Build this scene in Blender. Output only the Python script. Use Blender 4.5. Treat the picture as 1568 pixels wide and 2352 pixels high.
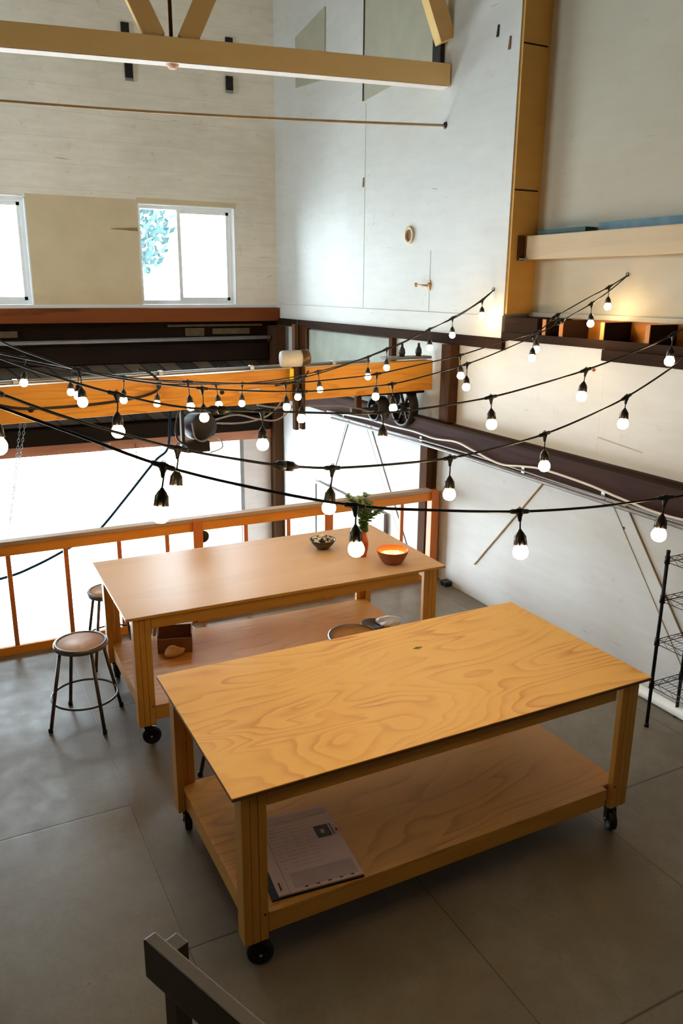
import bpy, bmesh, math, random
from mathutils import Vector, Matrix, Quaternion
for o in list(bpy.data.objects): bpy.data.objects.remove(o)
SC = bpy.context.scene
COL = SC.collection
random.seed(7)
PI = math.pi

# ------------------------------------------------------------------ camera
cam_d = bpy.data.cameras.new('camera')
cam = bpy.data.objects.new('camera', cam_d); COL.objects.link(cam)
yaw, pitch, roll = -0.476406, 0.274182, 0.0086012
cy_, sy_, cp_, sp_ = math.cos(yaw), math.sin(yaw), math.cos(pitch), math.sin(pitch)
fwd = Vector((-sy_*cp_, cy_*cp_, -sp_)); rgt = Vector((cy_, sy_, 0)); upv = rgt.cross(fwd)
r2 = math.cos(roll)*rgt + math.sin(roll)*upv
u2 = -math.sin(roll)*rgt + math.cos(roll)*upv
cam.matrix_world = Matrix(((r2.x, u2.x, -fwd.x, -0.91337), (r2.y, u2.y, -fwd.y, -2.7412), (r2.z, u2.z, -fwd.z, 3.0203), (0, 0, 0, 1)))
cam_d.sensor_fit = 'HORIZONTAL'; cam_d.sensor_width = 36.0
cam_d.lens = 1824.125/1568*36.0
cam_d.clip_end = 300
cam_d.dof.use_dof = False
SC.camera = cam

# ------------------------------------------------------------------ light and exposure
SC.view_settings.view_transform = 'Standard'
SC.view_settings.look = 'None'
SC.view_settings.gamma = 1.0
SC.view_settings.use_curve_mapping = False
SC.view_settings.exposure = 0.0
DAY = 31.0         # overcast sky
BULB = 98.0         # radiance of a string bulb
world = bpy.data.worlds.new('overcast_sky'); SC.world = world
world.use_nodes = True
wn = world.node_tree.nodes; wl = world.node_tree.links
wn.clear()
wo = wn.new('ShaderNodeOutputWorld'); wb = wn.new('ShaderNodeBackground')
wb.inputs['Color'].default_value = (0.80, 0.915, 1.0, 1)
wb.inputs['Strength'].default_value = DAY
wl.new(wb.outputs[0], wo.inputs[0])

def portal(name, loc, rot, sx, sy):
    l = bpy.data.lights.new(name, 'AREA'); l.shape = 'RECTANGLE'; l.size = sx; l.size_y = sy
    l.cycles.is_portal = True
    o = bpy.data.objects.new(name, l); COL.objects.link(o); o.location = loc; o.rotation_euler = rot
    return o
# daylight enters the hall through these openings
portal('daylight_through_opening', (0.0, 8.75, -0.88), (-PI/2, 0, 0), 6.2, 3.44)
portal('daylight_through_window', (2.455, 8.75, 3.44), (-PI/2, 0, 0), 1.35, 1.33)
portal('daylight_through_window', (-0.31, 8.75, 3.44), (-PI/2, 0, 0), 1.35, 1.33)
portal('daylight_through_added_window', (-5.32, 5.95, 4.2), (0, -PI/2, 0), 1.6, 2.0)  # added opening out of view, for more light from the left

# ------------------------------------------------------------------ helpers
class MB:
    """collects shapes in a bmesh and links them as ONE mesh object"""
    def __init__(s): s.bm = bmesh.new(); s.mi = 0
    def _tag(s, faces):
        for f in faces: f.material_index = s.mi
    def quadface(s, pts):
        f = s.bm.faces.new([s.bm.verts.new(p) for p in pts]); f.material_index = s.mi; return s
    def box(s, x0, x1, y0, y1, z0, z1, bev=0.0, M=None):
        return s.hexa([(x0, y0, z0), (x1, y0, z0), (x1, y1, z0), (x0, y1, z0), (x0, y0, z1), (x1, y0, z1), (x1, y1, z1), (x0, y1, z1)], bev, M)
    def hexa(s, c, bev=0.0, M=None):
        t = bmesh.new()
        v = [t.verts.new(M @ Vector(p) if M else p) for p in c]
        for q in ((0, 3, 2, 1), (4, 5, 6, 7), (0, 1, 5, 4), (1, 2, 6, 5), (2, 3, 7, 6), (3, 0, 4, 7)):
            t.faces.new([v[i] for i in q])
        if bev > 0:
            bmesh.ops.bevel(t, geom=list(t.edges), offset=bev, segments=2, affect='EDGES', profile=0.6)
        s._merge(t); return s
    def _merge(s, t, smooth=False):
        vm = {}
        for v in t.verts: vm[v] = s.bm.verts.new(v.co)
        for f in t.faces:
            try: nf = s.bm.faces.new([vm[v] for v in f.verts])
            except ValueError: continue
            nf.material_index = s.mi; nf.smooth = smooth or f.smooth
        t.free()
    def beam(s, a, b, w, h, bev=0.0, up=(0, 0, 1), roll=0.0):
        """rectangular bar from a to b; w across, h along 'up'"""
        a = Vector(a); b = Vector(b); d = (b-a); L = d.length; d.normalize()
        u = Vector(up); sd = d.cross(u)
        if sd.length < 1e-4: sd = d.cross(Vector((1, 0, 0)))
        sd.normalize(); u = sd.cross(d); u.normalize()
        if roll:
            q = Quaternion(d, roll); sd = q @ sd; u = q @ u
        c = []
        for t in (0, 1):
            p = a + d*L*t
            c.append([p - sd*w/2 - u*h/2, p + sd*w/2 - u*h/2, p + sd*w/2 + u*h/2, p - sd*w/2 + u*h/2])
        A, B = c
        return s.hexa([A[0], A[1], B[1], B[0], A[3], A[2], B[2], B[3]], bev)
    def cyl(s, a, b, r0, r1=None, n=16, cap=True):
        r1 = r0 if r1 is None else r1
        return s.tube([a, b], [r0, r1], n, cap)
    def tube(s, pts, rad, n=8, cap=True, closed=False):
        pts = [Vector(p) for p in pts]
        if not isinstance(rad, (list, tuple)): rad = [rad]*len(pts)
        N = len(pts); rings = []; prev = None
        for i, p in enumerate(pts):
            if closed: d = pts[(i+1) % N] - pts[i-1]
            else: d = pts[min(i+1, N-1)] - pts[max(i-1, 0)]
            d.normalize()
            if prev is None:
                a = d.orthogonal().normalized()
            else:
                a = prev - d*prev.dot(d); a.normalize()
            prev = a; b = d.cross(a)
            rings.append([s.bm.verts.new(p + (a*math.cos(2*PI*k/n) + b*math.sin(2*PI*k/n))*rad[i]) for k in range(n)])
        last = N if closed else N-1
        for i in range(last):
            A = rings[i]; B = rings[(i+1) % N]
            for k in range(n):
                f = s.bm.faces.new((A[k], A[(k+1) % n], B[(k+1) % n], B[k])); f.smooth = True; f.material_index = s.mi
        if cap and not closed:
            f = s.bm.faces.new(list(reversed(rings[0]))); f.material_index = s.mi
            f = s.bm.faces.new(rings[-1]); f.material_index = s.mi
        return s
    def lathe(s, prof, c=(0, 0, 0), n=32, axis=(0, 0, 1), smooth=True):
        """prof: list of (r, h) along axis"""
        ax = Vector(axis).normalized(); a = ax.orthogonal().normalized(); b = ax.cross(a); c = Vector(c)
        rings = []
        for r, h in prof:
            if r < 1e-6: rings.append([s.bm.verts.new(c + ax*h)])
            else: rings.append([s.bm.verts.new(c + ax*h + (a*math.cos(2*PI*k/n) + b*math.sin(2*PI*k/n))*r) for k in range(n)])
        for A, B in zip(rings, rings[1:]):
            for k in range(n):
                k2 = (k+1) % n
                if len(A) == 1 and len(B) == 1: continue
                if len(A) == 1: vs = (A[0], B[k], B[k2])
                elif len(B) == 1: vs = (A[k], A[k2], B[0])
                else: vs = (A[k], A[k2], B[k2], B[k])
                try: f = s.bm.faces.new(vs)
                except ValueError: continue
                f.smooth = smooth; f.material_index = s.mi
        return s
    def torus(s, c, R, r, axis=(0, 0, 1), n=40, m=8):
        ax = Vector(axis).normalized(); a = ax.orthogonal().normalized(); b = ax.cross(a); c = Vector(c)
        return s.tube([c + (a*math.cos(2*PI*k/n) + b*math.sin(2*PI*k/n))*R for k in range(n)], r, m, closed=True)
    def build(s, name, mats, parent=None, kind=None, label=None, cat=None, group=None):
        me = bpy.data.meshes.new(name)
        bmesh.ops.recalc_face_normals(s.bm, faces=s.bm.faces)
        s.bm.to_mesh(me); s.bm.free()
        if not isinstance(mats, (list, tuple)): mats = [mats]
        for m in mats: me.materials.append(m)
        o = bpy.data.objects.new(name, me); COL.objects.link(o)
        if parent:
            o.parent = parent
            # parts are authored in the thing's own frame (thing at its base)
        if kind: o['kind'] = kind
        if label: o['label'] = label
        if cat: o['category'] = cat
        if group: o['group'] = group
        return o

def thing(name, label, cat, loc=(0, 0, 0), rz=0, group=None, rot=None):
    o = bpy.data.objects.new(name, None); COL.objects.link(o)
    o.empty_display_size = 0.1
    o.location = loc; o.rotation_euler = rot if rot else (0, 0, rz)
    o['label'] = label; o['category'] = cat
    if group: o['group'] = group
    return o
def copy_tree(o, parent=None):
    c = o.copy(); COL.objects.link(c); c.parent = parent
    for ch in list(o.children): copy_tree(ch, c)
    return c
def smooth_path(pts, k=6):
    P = [Vector(p) for p in pts]; out = []
    for i in range(len(P)-1):
        p0 = P[max(i-1, 0)]; p1 = P[i]; p2 = P[i+1]; p3 = P[min(i+2, len(P)-1)]
        for j in range(k):
            t = j/k
            out.append(0.5*((2*p1) + (p2-p0)*t + (2*p0-5*p1+4*p2-p3)*t*t + (3*p1-p0-3*p2+p3)*t*t*t))
    out.append(P[-1]); return out

# ------------------------------------------------------------------ materials
def srgb(r, g, b):
    f = lambda c: (c/255/12.92) if c/255 <= 0.04045 else ((c/255+0.055)/1.055)**2.4
    return (f(r), f(g), f(b), 1)
def newmat(name):
    m = bpy.data.materials.new(name); m.use_nodes = True
    nt = m.node_tree; bs = nt.nodes['Principled BSDF']
    return m, nt, bs
def nd(nt, t, **kw):
    n = nt.nodes.new(t)
    for k, v in kw.items(): setattr(n, k, v)
    return n
def ramp(nt, src, stops):
    r = nd(nt, 'ShaderNodeValToRGB')
    e = r.color_ramp.elements
    while len(e) < len(stops): e.new(0.5)
    for i, (p, c) in enumerate(stops): e[i].position = p; e[i].color = c
    nt.links.new(src, r.inputs[0]); return r
def coords(nt, scale=(1, 1, 1), rot=(0, 0, 0), kind='Object'):
    tc = nd(nt, 'ShaderNodeTexCoord'); mp = nd(nt, 'ShaderNodeMapping')
    mp.inputs['Scale'].default_value = scale; mp.inputs['Rotation'].default_value = rot
    nt.links.new(tc.outputs[kind], mp.inputs[0]); return mp.outputs[0]
def noise(nt, vec, scale, detail=4, rough=0.55, dist=0.0):
    n = nd(nt, 'ShaderNodeTexNoise'); n.inputs['Scale'].default_value = scale
    n.inputs['Detail'].default_value = detail; n.inputs['Roughness'].default_value = rough
    n.inputs['Distortion'].default_value = dist
    nt.links.new(vec, n.inputs['Vector']); return n.outputs['Fac']
def mathn(nt, op, a, b=None):
    n = nd(nt, 'ShaderNodeMath', operation=op)
    for i, x in enumerate((a, b)):
        if x is None: continue
        if isinstance(x, (int, float)): n.inputs[i].default_value = x
        else: nt.links.new(x, n.inputs[i])
    return n.outputs[0]
def mix(nt, fac, a, b, mode='MIX'):
    n = nd(nt, 'ShaderNodeMix', data_type='RGBA', blend_type=mode)
    for i, x in ((0, fac), (6, a), (7, b)):
        if isinstance(x, (int, float)): n.inputs[i].default_value = x
        elif isinstance(x, tuple): n.inputs[i].default_value = x
        else: nt.links.new(x, n.inputs[i])
    return n.outputs[2]
def bump(nt, bs, h, strength=0.2, dist=0.01):
    b = nd(nt, 'ShaderNodeBump'); b.inputs['Strength'].default_value = strength; b.inputs['Distance'].default_value = dist
    nt.links.new(h, b.inputs['Height']); nt.links.new(b.outputs[0], bs.inputs['Normal'])

def m_plain(name, col, rough=0.6, metal=0.0, var=0.12, scale=8, spec=0.5, bmp=0.0):
    m, nt, bs = newmat(name)
    v = coords(nt); n = noise(nt, v, scale)
    d = tuple(c*(1-var) for c in col[:3])+(1,); l = tuple(min(1, c*(1+var)) for c in col[:3])+(1,)
    r = ramp(nt, n, [(0.3, d), (0.7, l)])
    nt.links.new(r.outputs[0], bs.inputs['Base Color'])
    bs.inputs['Roughness'].default_value = rough; bs.inputs['Metallic'].default_value = metal
    bs.inputs['Specular IOR Level'].default_value = spec
    if bmp: bump(nt, bs, noise(nt, v, scale*6), bmp)
    return m
def m_wood(name, light, dark, rough=0.55, axis=0, rings=9.0, stretch=0.35, cross=3.0, fib=0.35, kscale=1.0, spec=0.4, off=(0, 0, 0), ringmix=0.6, coat=0.0):
    """plywood / softwood: contour lines of a stretched noise give the cathedral grain"""
    m, nt, bs = newmat(name)
    sc = [cross*kscale]*3; sc[axis] = stretch*kscale
    tc = nd(nt, 'ShaderNodeTexCoord'); mp = nd(nt, 'ShaderNodeMapping'); mp.inputs['Scale'].default_value = sc
    mp.inputs['Location'].default_value = off
    nt.links.new(tc.outputs['Object'], mp.inputs[0]); v = mp.outputs[0]
    n1 = noise(nt, v, 1.0, 2.5, 0.45, 0.35)
    rr = mathn(nt, 'FRACT', mathn(nt, 'MULTIPLY', n1, rings))
    r1 = ramp(nt, rr, [(0.0, (0, 0, 0, 1)), (0.55, (0.25, 0.25, 0.25, 1)), (0.88, (1, 1, 1, 1)), (1.0, (0, 0, 0, 1))])
    sc2 = [70.0*kscale]*3; sc2[axis] = 2.0*kscale
    n2 = noise(nt, coords(nt, sc2), 1.0, 3)
    n3 = noise(nt, coords(nt, (1.3, 1.3, 1.3)), 1.5, 3)
    amp = ramp(nt, n3, [(0.35, (0.15, 0.15, 0.15, 1)), (0.65, (1, 1, 1, 1))])
    f = mathn(nt, 'MULTIPLY', r1.outputs[0], mathn(nt, 'MULTIPLY', amp.outputs[0], ringmix))
    f2 = mathn(nt, 'ADD', f, mathn(nt, 'MULTIPLY', mathn(nt, 'SUBTRACT', n2, 0.5), fib))
    c = mix(nt, f2, light, dark)
    nt.nodes[-1].clamp_factor = True
    nt.links.new(c, bs.inputs['Base Color'])
    bs.inputs['Roughness'].default_value = rough; bs.inputs['Specular IOR Level'].default_value = spec
    bs.inputs['Coat Weight'].default_value = coat; bs.inputs['Coat Roughness'].default_value = 0.2
    bump(nt, bs, f2, 0.12, 0.002)
    return m
def m_wall(name, col, stain, rough=0.6, board=None, boardax=2, amount=0.25):
    """old painted wall: mottled paint, smudges, faint board seams (world coordinates)"""
    m, nt, bs = newmat(name)
    v = coords(nt)
    n1 = noise(nt, v, 0.9, 5, 0.6); n2 = noise(nt, v, 6, 6, 0.65); n3 = noise(nt, coords(nt, (1, 1, 5)), 2.5, 5)
    f = mathn(nt, 'ADD', mathn(nt, 'MULTIPLY', n1, 0.6), mathn(nt, 'MULTIPLY', n3, 0.4))
    r = ramp(nt, f, [(0.38, (1, 1, 1, 1)), (0.72, (0, 0, 0, 1))])
    c = mix(nt, mathn(nt, 'MULTIPLY', mathn(nt, 'SUBTRACT', 1.0, r.outputs[0]), amount), col, stain)
    sp = ramp(nt, n2, [(0.62, (0, 0, 0, 1)), (0.72, (1, 1, 1, 1))])
    c = mix(nt, mathn(nt, 'MULTIPLY', sp.outputs[0], amount*0.7), c, stain)
    # thin sparse scuffs
    sc_ = ramp(nt, noise(nt, coords(nt, (2.2, 2.2, 16)), 1.6, 3, 0.6, 0.6), [(0.71, (0, 0, 0, 1)), (0.74, (1, 1, 1, 1))])
    c = mix(nt, mathn(nt, 'MULTIPLY', sc_.outputs[0], 0.5), c, stain)
    h = n2
    if board:
        tc = nd(nt, 'ShaderNodeTexCoord'); sx = nd(nt, 'ShaderNodeSeparateXYZ'); nt.links.new(tc.outputs['Object'], sx.inputs[0])
        fr = mathn(nt, 'FRACT', mathn(nt, 'DIVIDE', sx.outputs[boardax], board))
        ln = ramp(nt, fr, [(0.0, (1, 1, 1, 1)), (0.02, (0, 0, 0, 1)), (0.985, (0, 0, 0, 1)), (1.0, (1, 1, 1, 1))])
        c = mix(nt, mathn(nt, 'MULTIPLY', ln.outputs[0], 0.22), c, stain)
    nt.links.new(c, bs.inputs['Base Color'])
    bs.inputs['Roughness'].default_value = rough; bs.inputs['Specular IOR Level'].default_value = 0.35
    bump(nt, bs, h, 0.15, 0.01)
    return m
def m_emit(name, col, strength, surf=None):
    m, nt, bs = newmat(name)
    bs.inputs['Base Color'].default_value = surf or col
    bs.inputs['Emission Color'].default_value = col; bs.inputs['Emission Strength'].default_value = strength
    bs.inputs['Roughness'].default_value = 0.3
    return m
def m_glass(name, tint=(0.95, 0.99, 1, 1)):
    m, nt, bs = newmat(name)
    nt.nodes.remove(bs)
    out = nt.nodes['Material Output']; tr = nd(nt, 'ShaderNodeBsdfTransparent'); gl = nd(nt, 'ShaderNodeBsdfGlossy')
    tr.inputs[0].default_value = tint; gl.inputs['Roughness'].default_value = 0.02
    fr = nd(nt, 'ShaderNodeFresnel'); fr.inputs[0].default_value = 1.45
    mx = nd(nt, 'ShaderNodeMixShader'); nt.links.new(fr.outputs[0], mx.inputs[0]); nt.links.new(tr.outputs[0], mx.inputs[1]); nt.links.new(gl.outputs[0], mx.inputs[2])
    nt.links.new(mx.outputs[0], out.inputs[0]); return m
def m_floor():
    """grey-beige painted plywood sheets with dark seams, mildly glossy"""
    m, nt, bs = newmat('painted_plywood_floor')
    tc = nd(nt, 'ShaderNodeTexCoord'); sx = nd(nt, 'ShaderNodeSeparateXYZ'); nt.links.new(tc.outputs['Object'], sx.inputs[0])
    X = mathn(nt, 'DIVIDE', mathn(nt, 'ADD', sx.outputs[0], 0.135+1.219*4), 1.219)
    fx = mathn(nt, 'FRACT', X); row = mathn(nt, 'FLOOR', X)
    par = mathn(nt, 'MULTIPLY', mathn(nt, 'MODULO', row, 2.0), 1.219)
    Y = mathn(nt, 'DIVIDE', mathn(nt, 'ADD', mathn(nt, 'ADD', sx.outputs[1], -0.302+2.438*4), par), 2.438)
    fy = mathn(nt, 'FRACT', Y)
    W = 0.0036
    lx = ramp(nt, fx, [(0, (1, 1, 1, 1)), (W, (0, 0, 0, 1)), (1-W, (0, 0, 0, 1)), (1, (1, 1, 1, 1))])
    ly = ramp(nt, fy, [(0, (1, 1, 1, 1)), (W/2, (0, 0, 0, 1)), (1-W/2, (0, 0, 0, 1)), (1, (1, 1, 1, 1))])
    for q in (lx, ly): q.color_ramp.interpolation = 'LINEAR'
    seam = mathn(nt, 'MAXIMUM', lx.outputs[0], ly.outputs[0])
    v = coords(nt)
    n1 = noise(nt, v, 1.1, 5, 0.6, 0.4); n2 = noise(nt, v, 7, 6, 0.7); n3 = noise(nt, v, 30, 3)
    c1 = ramp(nt, n1, [(0.3, srgb(114, 100, 80)), (0.5, srgb(132, 122, 104)), (0.72, srgb(146, 140, 130))]).outputs[0]
    c2 = mix(nt, ramp(nt, n2, [(0.3, (0.5, 0.5, 0.5, 1)), (0.62, (0, 0, 0, 1))]).outputs[0], c1, srgb(120, 108, 90))
    sp = ramp(nt, noise(nt, v, 14, 2, 0.5), [(0.74, (0, 0, 0, 1)), (0.78, (1, 1, 1, 1))]).outputs[0]
    c3 = mix(nt, mathn(nt, 'MULTIPLY', sp, 0.5), c2, srgb(70, 60, 48))
    c4 = mix(nt, mathn(nt, 'MULTIPLY', seam, 0.9), c3, srgb(44, 34, 20))
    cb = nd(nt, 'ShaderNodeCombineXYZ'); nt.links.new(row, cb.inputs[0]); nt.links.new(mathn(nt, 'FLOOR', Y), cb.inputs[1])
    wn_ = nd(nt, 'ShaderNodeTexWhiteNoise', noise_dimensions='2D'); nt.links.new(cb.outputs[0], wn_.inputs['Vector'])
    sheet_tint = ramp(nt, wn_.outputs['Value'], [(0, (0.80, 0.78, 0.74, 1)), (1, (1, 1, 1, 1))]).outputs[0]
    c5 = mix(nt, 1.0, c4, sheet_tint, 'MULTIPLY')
    stn = ramp(nt, noise(nt, v, 0.75, 3, 0.5, 0.3), [(0.56, (0, 0, 0, 1)), (0.68, (1, 1, 1, 1))]).outputs[0]
    c5 = mix(nt, mathn(nt, 'MULTIPLY', stn, 0.45), c5, srgb(112, 94, 56))
    c5 = mix(nt, mathn(nt, 'MULTIPLY', mathn(nt, 'ABSOLUTE', mathn(nt, 'SUBTRACT', n3, 0.5)), 0.9), c5, srgb(88, 78, 64))
    nt.links.new(c5, bs.inputs['Base Color'])
    rr = ramp(nt, n2, [(0.3, (0.5, 0.5, 0.5, 1)), (0.7, (0.33, 0.33, 0.33, 1))])
    nt.links.new(rr.outputs[0], bs.inputs['Roughness']); bs.inputs['Specular IOR Level'].default_value = 0.5
    bump(nt, bs, mathn(nt, 'SUBTRACT', mathn(nt, 'MULTIPLY', n3, 0.25), seam), 0.2, 0.003)
    return m
def m_sheath():
    """dark unpainted diagonal sheathing boards"""
    m, nt, bs = newmat('diagonal_sheathing')
    tc = nd(nt, 'ShaderNodeTexCoord'); sx = nd(nt, 'ShaderNodeSeparateXYZ'); nt.links.new(tc.outputs['Object'], sx.inputs[0])
    u = mathn(nt, 'DIVIDE', mathn(nt, 'SUBTRACT', sx.outputs[2], mathn(nt, 'MULTIPLY', sx.outputs[0], -0.9)), 0.22)
    fr = mathn(nt, 'FRACT', u); fl = mathn(nt, 'FLOOR', u)
    wn_ = nd(nt, 'ShaderNodeTexWhiteNoise', noise_dimensions='1D'); nt.links.new(fl, wn_.inputs['W'])
    gap = ramp(nt, fr, [(0, (0, 0, 0, 1)), (0.08, (1, 1, 1, 1)), (0.9, (1, 1, 1, 1)), (1, (0, 0, 0, 1))]).outputs[0]
    n = noise(nt, coords(nt, (2, 2, 6)), 3, 5)
    base = ramp(nt, mathn(nt, 'ADD', mathn(nt, 'MULTIPLY', wn_.outputs['Value'], 0.6), mathn(nt, 'MULTIPLY', n, 0.5)), [(0.2, srgb(22, 18, 14)), (0.85, srgb(92, 82, 66))]).outputs[0]
    c = mix(nt, gap, srgb(14, 11, 8), base)
    nt.links.new(c, bs.inputs['Base Color']); bs.inputs['Roughness'].default_value = 0.8
    bump(nt, bs, gap, 0.4, 0.02)
    return m

M = {}
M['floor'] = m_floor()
M['wall_back'] = m_wall('old_white_board_wall', srgb(250, 245, 232), srgb(150, 132, 102), board=0.30, amount=0.32)
M['wall_tan'] = m_plain('tan_plywood_infill', srgb(216, 200, 166), 0.6, var=0.05, scale=3)
M['wall_right'] = m_wall('white_painted_panel_wall', srgb(220, 219, 214), srgb(150, 136, 110), amount=0.24)
M['wall_lower'] = m_wall('white_painted_lower_wall', srgb(222, 223, 222), srgb(160, 148, 128), amount=0.28)
M['wall_dark'] = m_plain('dark_end_wall', srgb(84, 78, 70), 0.9)  # even dark colour, chosen to bounce little light
M['wall_recess'] = m_wall('recessed_upper_wall', srgb(194, 187, 169), srgb(156, 140, 110), amount=0.25)
M['cream'] = m_wood('cream_painted_timber', srgb(255, 218, 150), srgb(230, 180, 100), 0.6, 0, rings=3, fib=0.2, ringmix=0.3)
M['cream_z'] = m_wood('cream_painted_timber_upright', srgb(236, 196, 128), srgb(206, 158, 88), 0.6, 2, rings=3, fib=0.2, ringmix=0.3)
M['dark_wood'] = m_wood('old_dark_timber', srgb(50, 32, 20), srgb(16, 10, 6), 0.85, 1, rings=4, fib=0.6, spec=0.08)
M['dark_wood_x'] = m_wood('old_dark_timber_along', srgb(38, 26, 18), srgb(12, 8, 5), 0.85, 0, rings=4, fib=0.6, spec=0.08)
M['dark_wood_z'] = m_wood('old_dark_post_timber', srgb(78, 52, 34), srgb(26, 17, 10), 0.85, 2, rings=5, fib=0.8, spec=0.08)
M['purple_beam'] = m_wood('dusty_dark_beam', srgb(64, 42, 38), srgb(18, 11, 9), 0.8, 1, rings=6, fib=0.7, spec=0.15)
M['red_beam'] = m_wood('red_brown_timber', srgb(128, 70, 36), srgb(74, 36, 18), 0.8, 0, rings=4, fib=0.5, spec=0.1)
M['fir_beam'] = m_wood('fir_glulam', srgb(246, 172, 62), srgb(170, 84, 16), 0.5, 0, rings=9, stretch=0.5, cross=4.5, fib=0.35, ringmix=0.55)
M['fir_y'] = m_wood('fir_block', srgb(206, 130, 48), srgb(150, 84, 24), 0.55, 2, rings=5)
M['rail_x'] = m_wood('fir_rail', srgb(240, 152, 54), srgb(204, 112, 28), 0.5, 0, rings=5, fib=0.4, ringmix=0.4)
M['rail_z'] = m_wood('fir_baluster', srgb(214, 122, 56), srgb(176, 90, 36), 0.5, 2, rings=5, fib=0.4, ringmix=0.4)
M['ply_front'] = m_wood('fir_plywood_top', srgb(252, 198, 96), srgb(212, 124, 28), 0.36, 0, rings=24, stretch=0.6, cross=1.9, fib=0.22, ringmix=0.8, spec=0.45, off=(3.1, 1.7, 0))
M['ply_back'] = m_wood('birch_plywood_top', srgb(220, 176, 128), srgb(198, 144, 90), 0.38, 0, rings=5, stretch=0.4, cross=2.5, fib=0.18, ringmix=0.4, spec=0.6)
M['ply_shelf'] = m_wood('plywood_shelf', srgb(212, 156, 80), srgb(160, 100, 34), 0.5, 0, rings=13, stretch=0.5, cross=2.4, fib=0.25, ringmix=0.55, off=(7, 2, 0))
M['ply_edge'] = m_wood('plywood_edge', srgb(104, 66, 34), srgb(56, 34, 16), 0.6, 0, rings=4, fib=0.4)
M['pine_x'] = m_wood('pine_board', srgb(214, 154, 66), srgb(176, 108, 32), 0.5, 0, rings=6, fib=0.4, ringmix=0.4)
M['pine_y'] = m_wood('pine_crosspiece', srgb(214, 154, 66), srgb(176, 108, 32), 0.5, 1, rings=6, fib=0.4, ringmix=0.4)
M['pine_z'] = m_wood('pine_leg', srgb(210, 150, 62), srgb(166, 100, 28), 0.5, 2, rings=6, fib=0.45, ringmix=0.5)
M['black_wood'] = m_wood('dark_stained_rail', srgb(30, 23, 17), srgb(9, 6, 4), 0.34, 0, rings=8, fib=1.0, spec=0.75)
M['rubber'] = m_plain('black_rubber', srgb(18, 18, 19), 0.5)
M['cable'] = m_plain('black_cable_rubber', srgb(22, 21, 20), 0.45)
M['socket'] = m_plain('black_socket_plastic', srgb(34, 29, 24), 0.4)
M['steel'] = m_plain('brown_enamel_steel', srgb(96, 84, 78), 0.38, 0.5, var=0.08)
M['rim_steel'] = m_plain('dull_steel_rim', srgb(122, 116, 112), 0.32, 0.7, var=0.08)
M['black_metal'] = m_plain('black_wire_steel', srgb(30, 31, 33), 0.4, 0.6)
M['hardboard'] = m_plain('brown_hardboard_seat', srgb(226, 188, 166), 0.45, var=0.05, scale=20)
M['hardboard_dark'] = m_plain('amber_hardboard_seat', srgb(186, 136, 66), 0.4, var=0.06, scale=20)
M['silver'] = m_plain('galvanised_steel', srgb(168, 170, 174), 0.35, 0.8)
M['white_paint'] = m_plain('white_frame_paint', srgb(248, 250, 250), 0.4, var=0.03)
M['white_cable'] = m_plain('white_cable_sheath', srgb(222, 216, 206), 0.5, var=0.06)
M['grey_pipe'] = m_plain('grey_conduit', srgb(132, 126, 122), 0.5, 0.3)
M['iron'] = m_plain('dark_cast_iron', srgb(34, 29, 25), 0.6, 0.2, var=0.3)
M['teal'] = m_plain('dark_teal_board', srgb(36, 78, 74), 0.6)
M['blue'] = m_plain('faded_blue_paint', srgb(128, 158, 170), 0.7, var=0.15)
M['grey_panel'] = m_plain('dusty_grey_panel', srgb(150, 154, 140), 0.6, var=0.15, scale=3)
M['patch'] = m_plain('tan_patch_board', srgb(176, 172, 152), 0.65, var=0.06, scale=4)
M['terracotta'] = m_plain('terracotta_glaze', srgb(196, 92, 40), 0.4, var=0.12, scale=15)
M['bowl_brown'] = m_plain('ribbed_brown_clay', srgb(150, 84, 52), 0.55, var=0.15, scale=25)
M['bowl_dark'] = m_plain('dark_glazed_bowl', srgb(64, 52, 38), 0.3, var=0.3, scale=30)
M['leaf'] = m_plain('green_leaf', srgb(122, 146, 66), 0.5, var=0.35, scale=20)
M['leaf2'] = m_plain('blue_green_leaf', srgb(104, 140, 100), 0.5, var=0.3, scale=20)
M['stem'] = m_plain('green_stem', srgb(90, 104, 50), 0.6)
M['stone_white'] = m_plain('white_shell', srgb(226, 220, 206), 0.5)
M['stone_tan'] = m_plain('tan_nut', srgb(186, 156, 108), 0.5)
M['stone_dark'] = m_plain('dark_nut', srgb(84, 66, 54), 0.5)
M['paper'] = m_plain('newsprint_paper', srgb(206, 176, 168), 0.7, var=0.04, scale=4)
M['paper_tint'] = m_plain('grey_print_band', srgb(182, 156, 148), 0.7, var=0.06, scale=10)
M['ink'] = m_plain('printing_ink', srgb(58, 48, 46), 0.7, var=0.4, scale=40)
M['ink_pale'] = m_plain('pale_printing_ink', srgb(170, 142, 134), 0.7)
M['cardboard'] = m_plain('brown_cardboard', srgb(122, 84, 52), 0.7)
M['cloth'] = m_plain('tan_cloth', srgb(196, 150, 96), 0.9, bmp=0.3)
M['bag'] = m_plain('clear_crumpled_plastic', srgb(206, 212, 218), 0.2, var=0.1)
M['yellow'] = m_plain('yellow_tag', srgb(250, 220, 20), 0.5, var=0.03)
M['glass'] = m_glass('window_glass')
M['ground'] = m_plain('pale_yard_ground', srgb(214, 216, 214), 0.9, var=0.05)
M['tree_leaf'] = m_plain('distant_foliage', srgb(30, 56, 56), 0.8, var=0.3, scale=6)
M['bulb'] = m_emit('lit_bulb_glass', (1.0, 0.69, 0.35, 1), BULB)
M['black_hole'] = m_plain('dark_opening', srgb(26, 22, 18), 0.9)
M['ceiling'] = m_plain('ceiling_boards', srgb(176, 166, 148), 0.9)
M['hoist_chain'] = m_plain('chain_steel', srgb(130, 128, 124), 0.4, 0.7)

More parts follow.
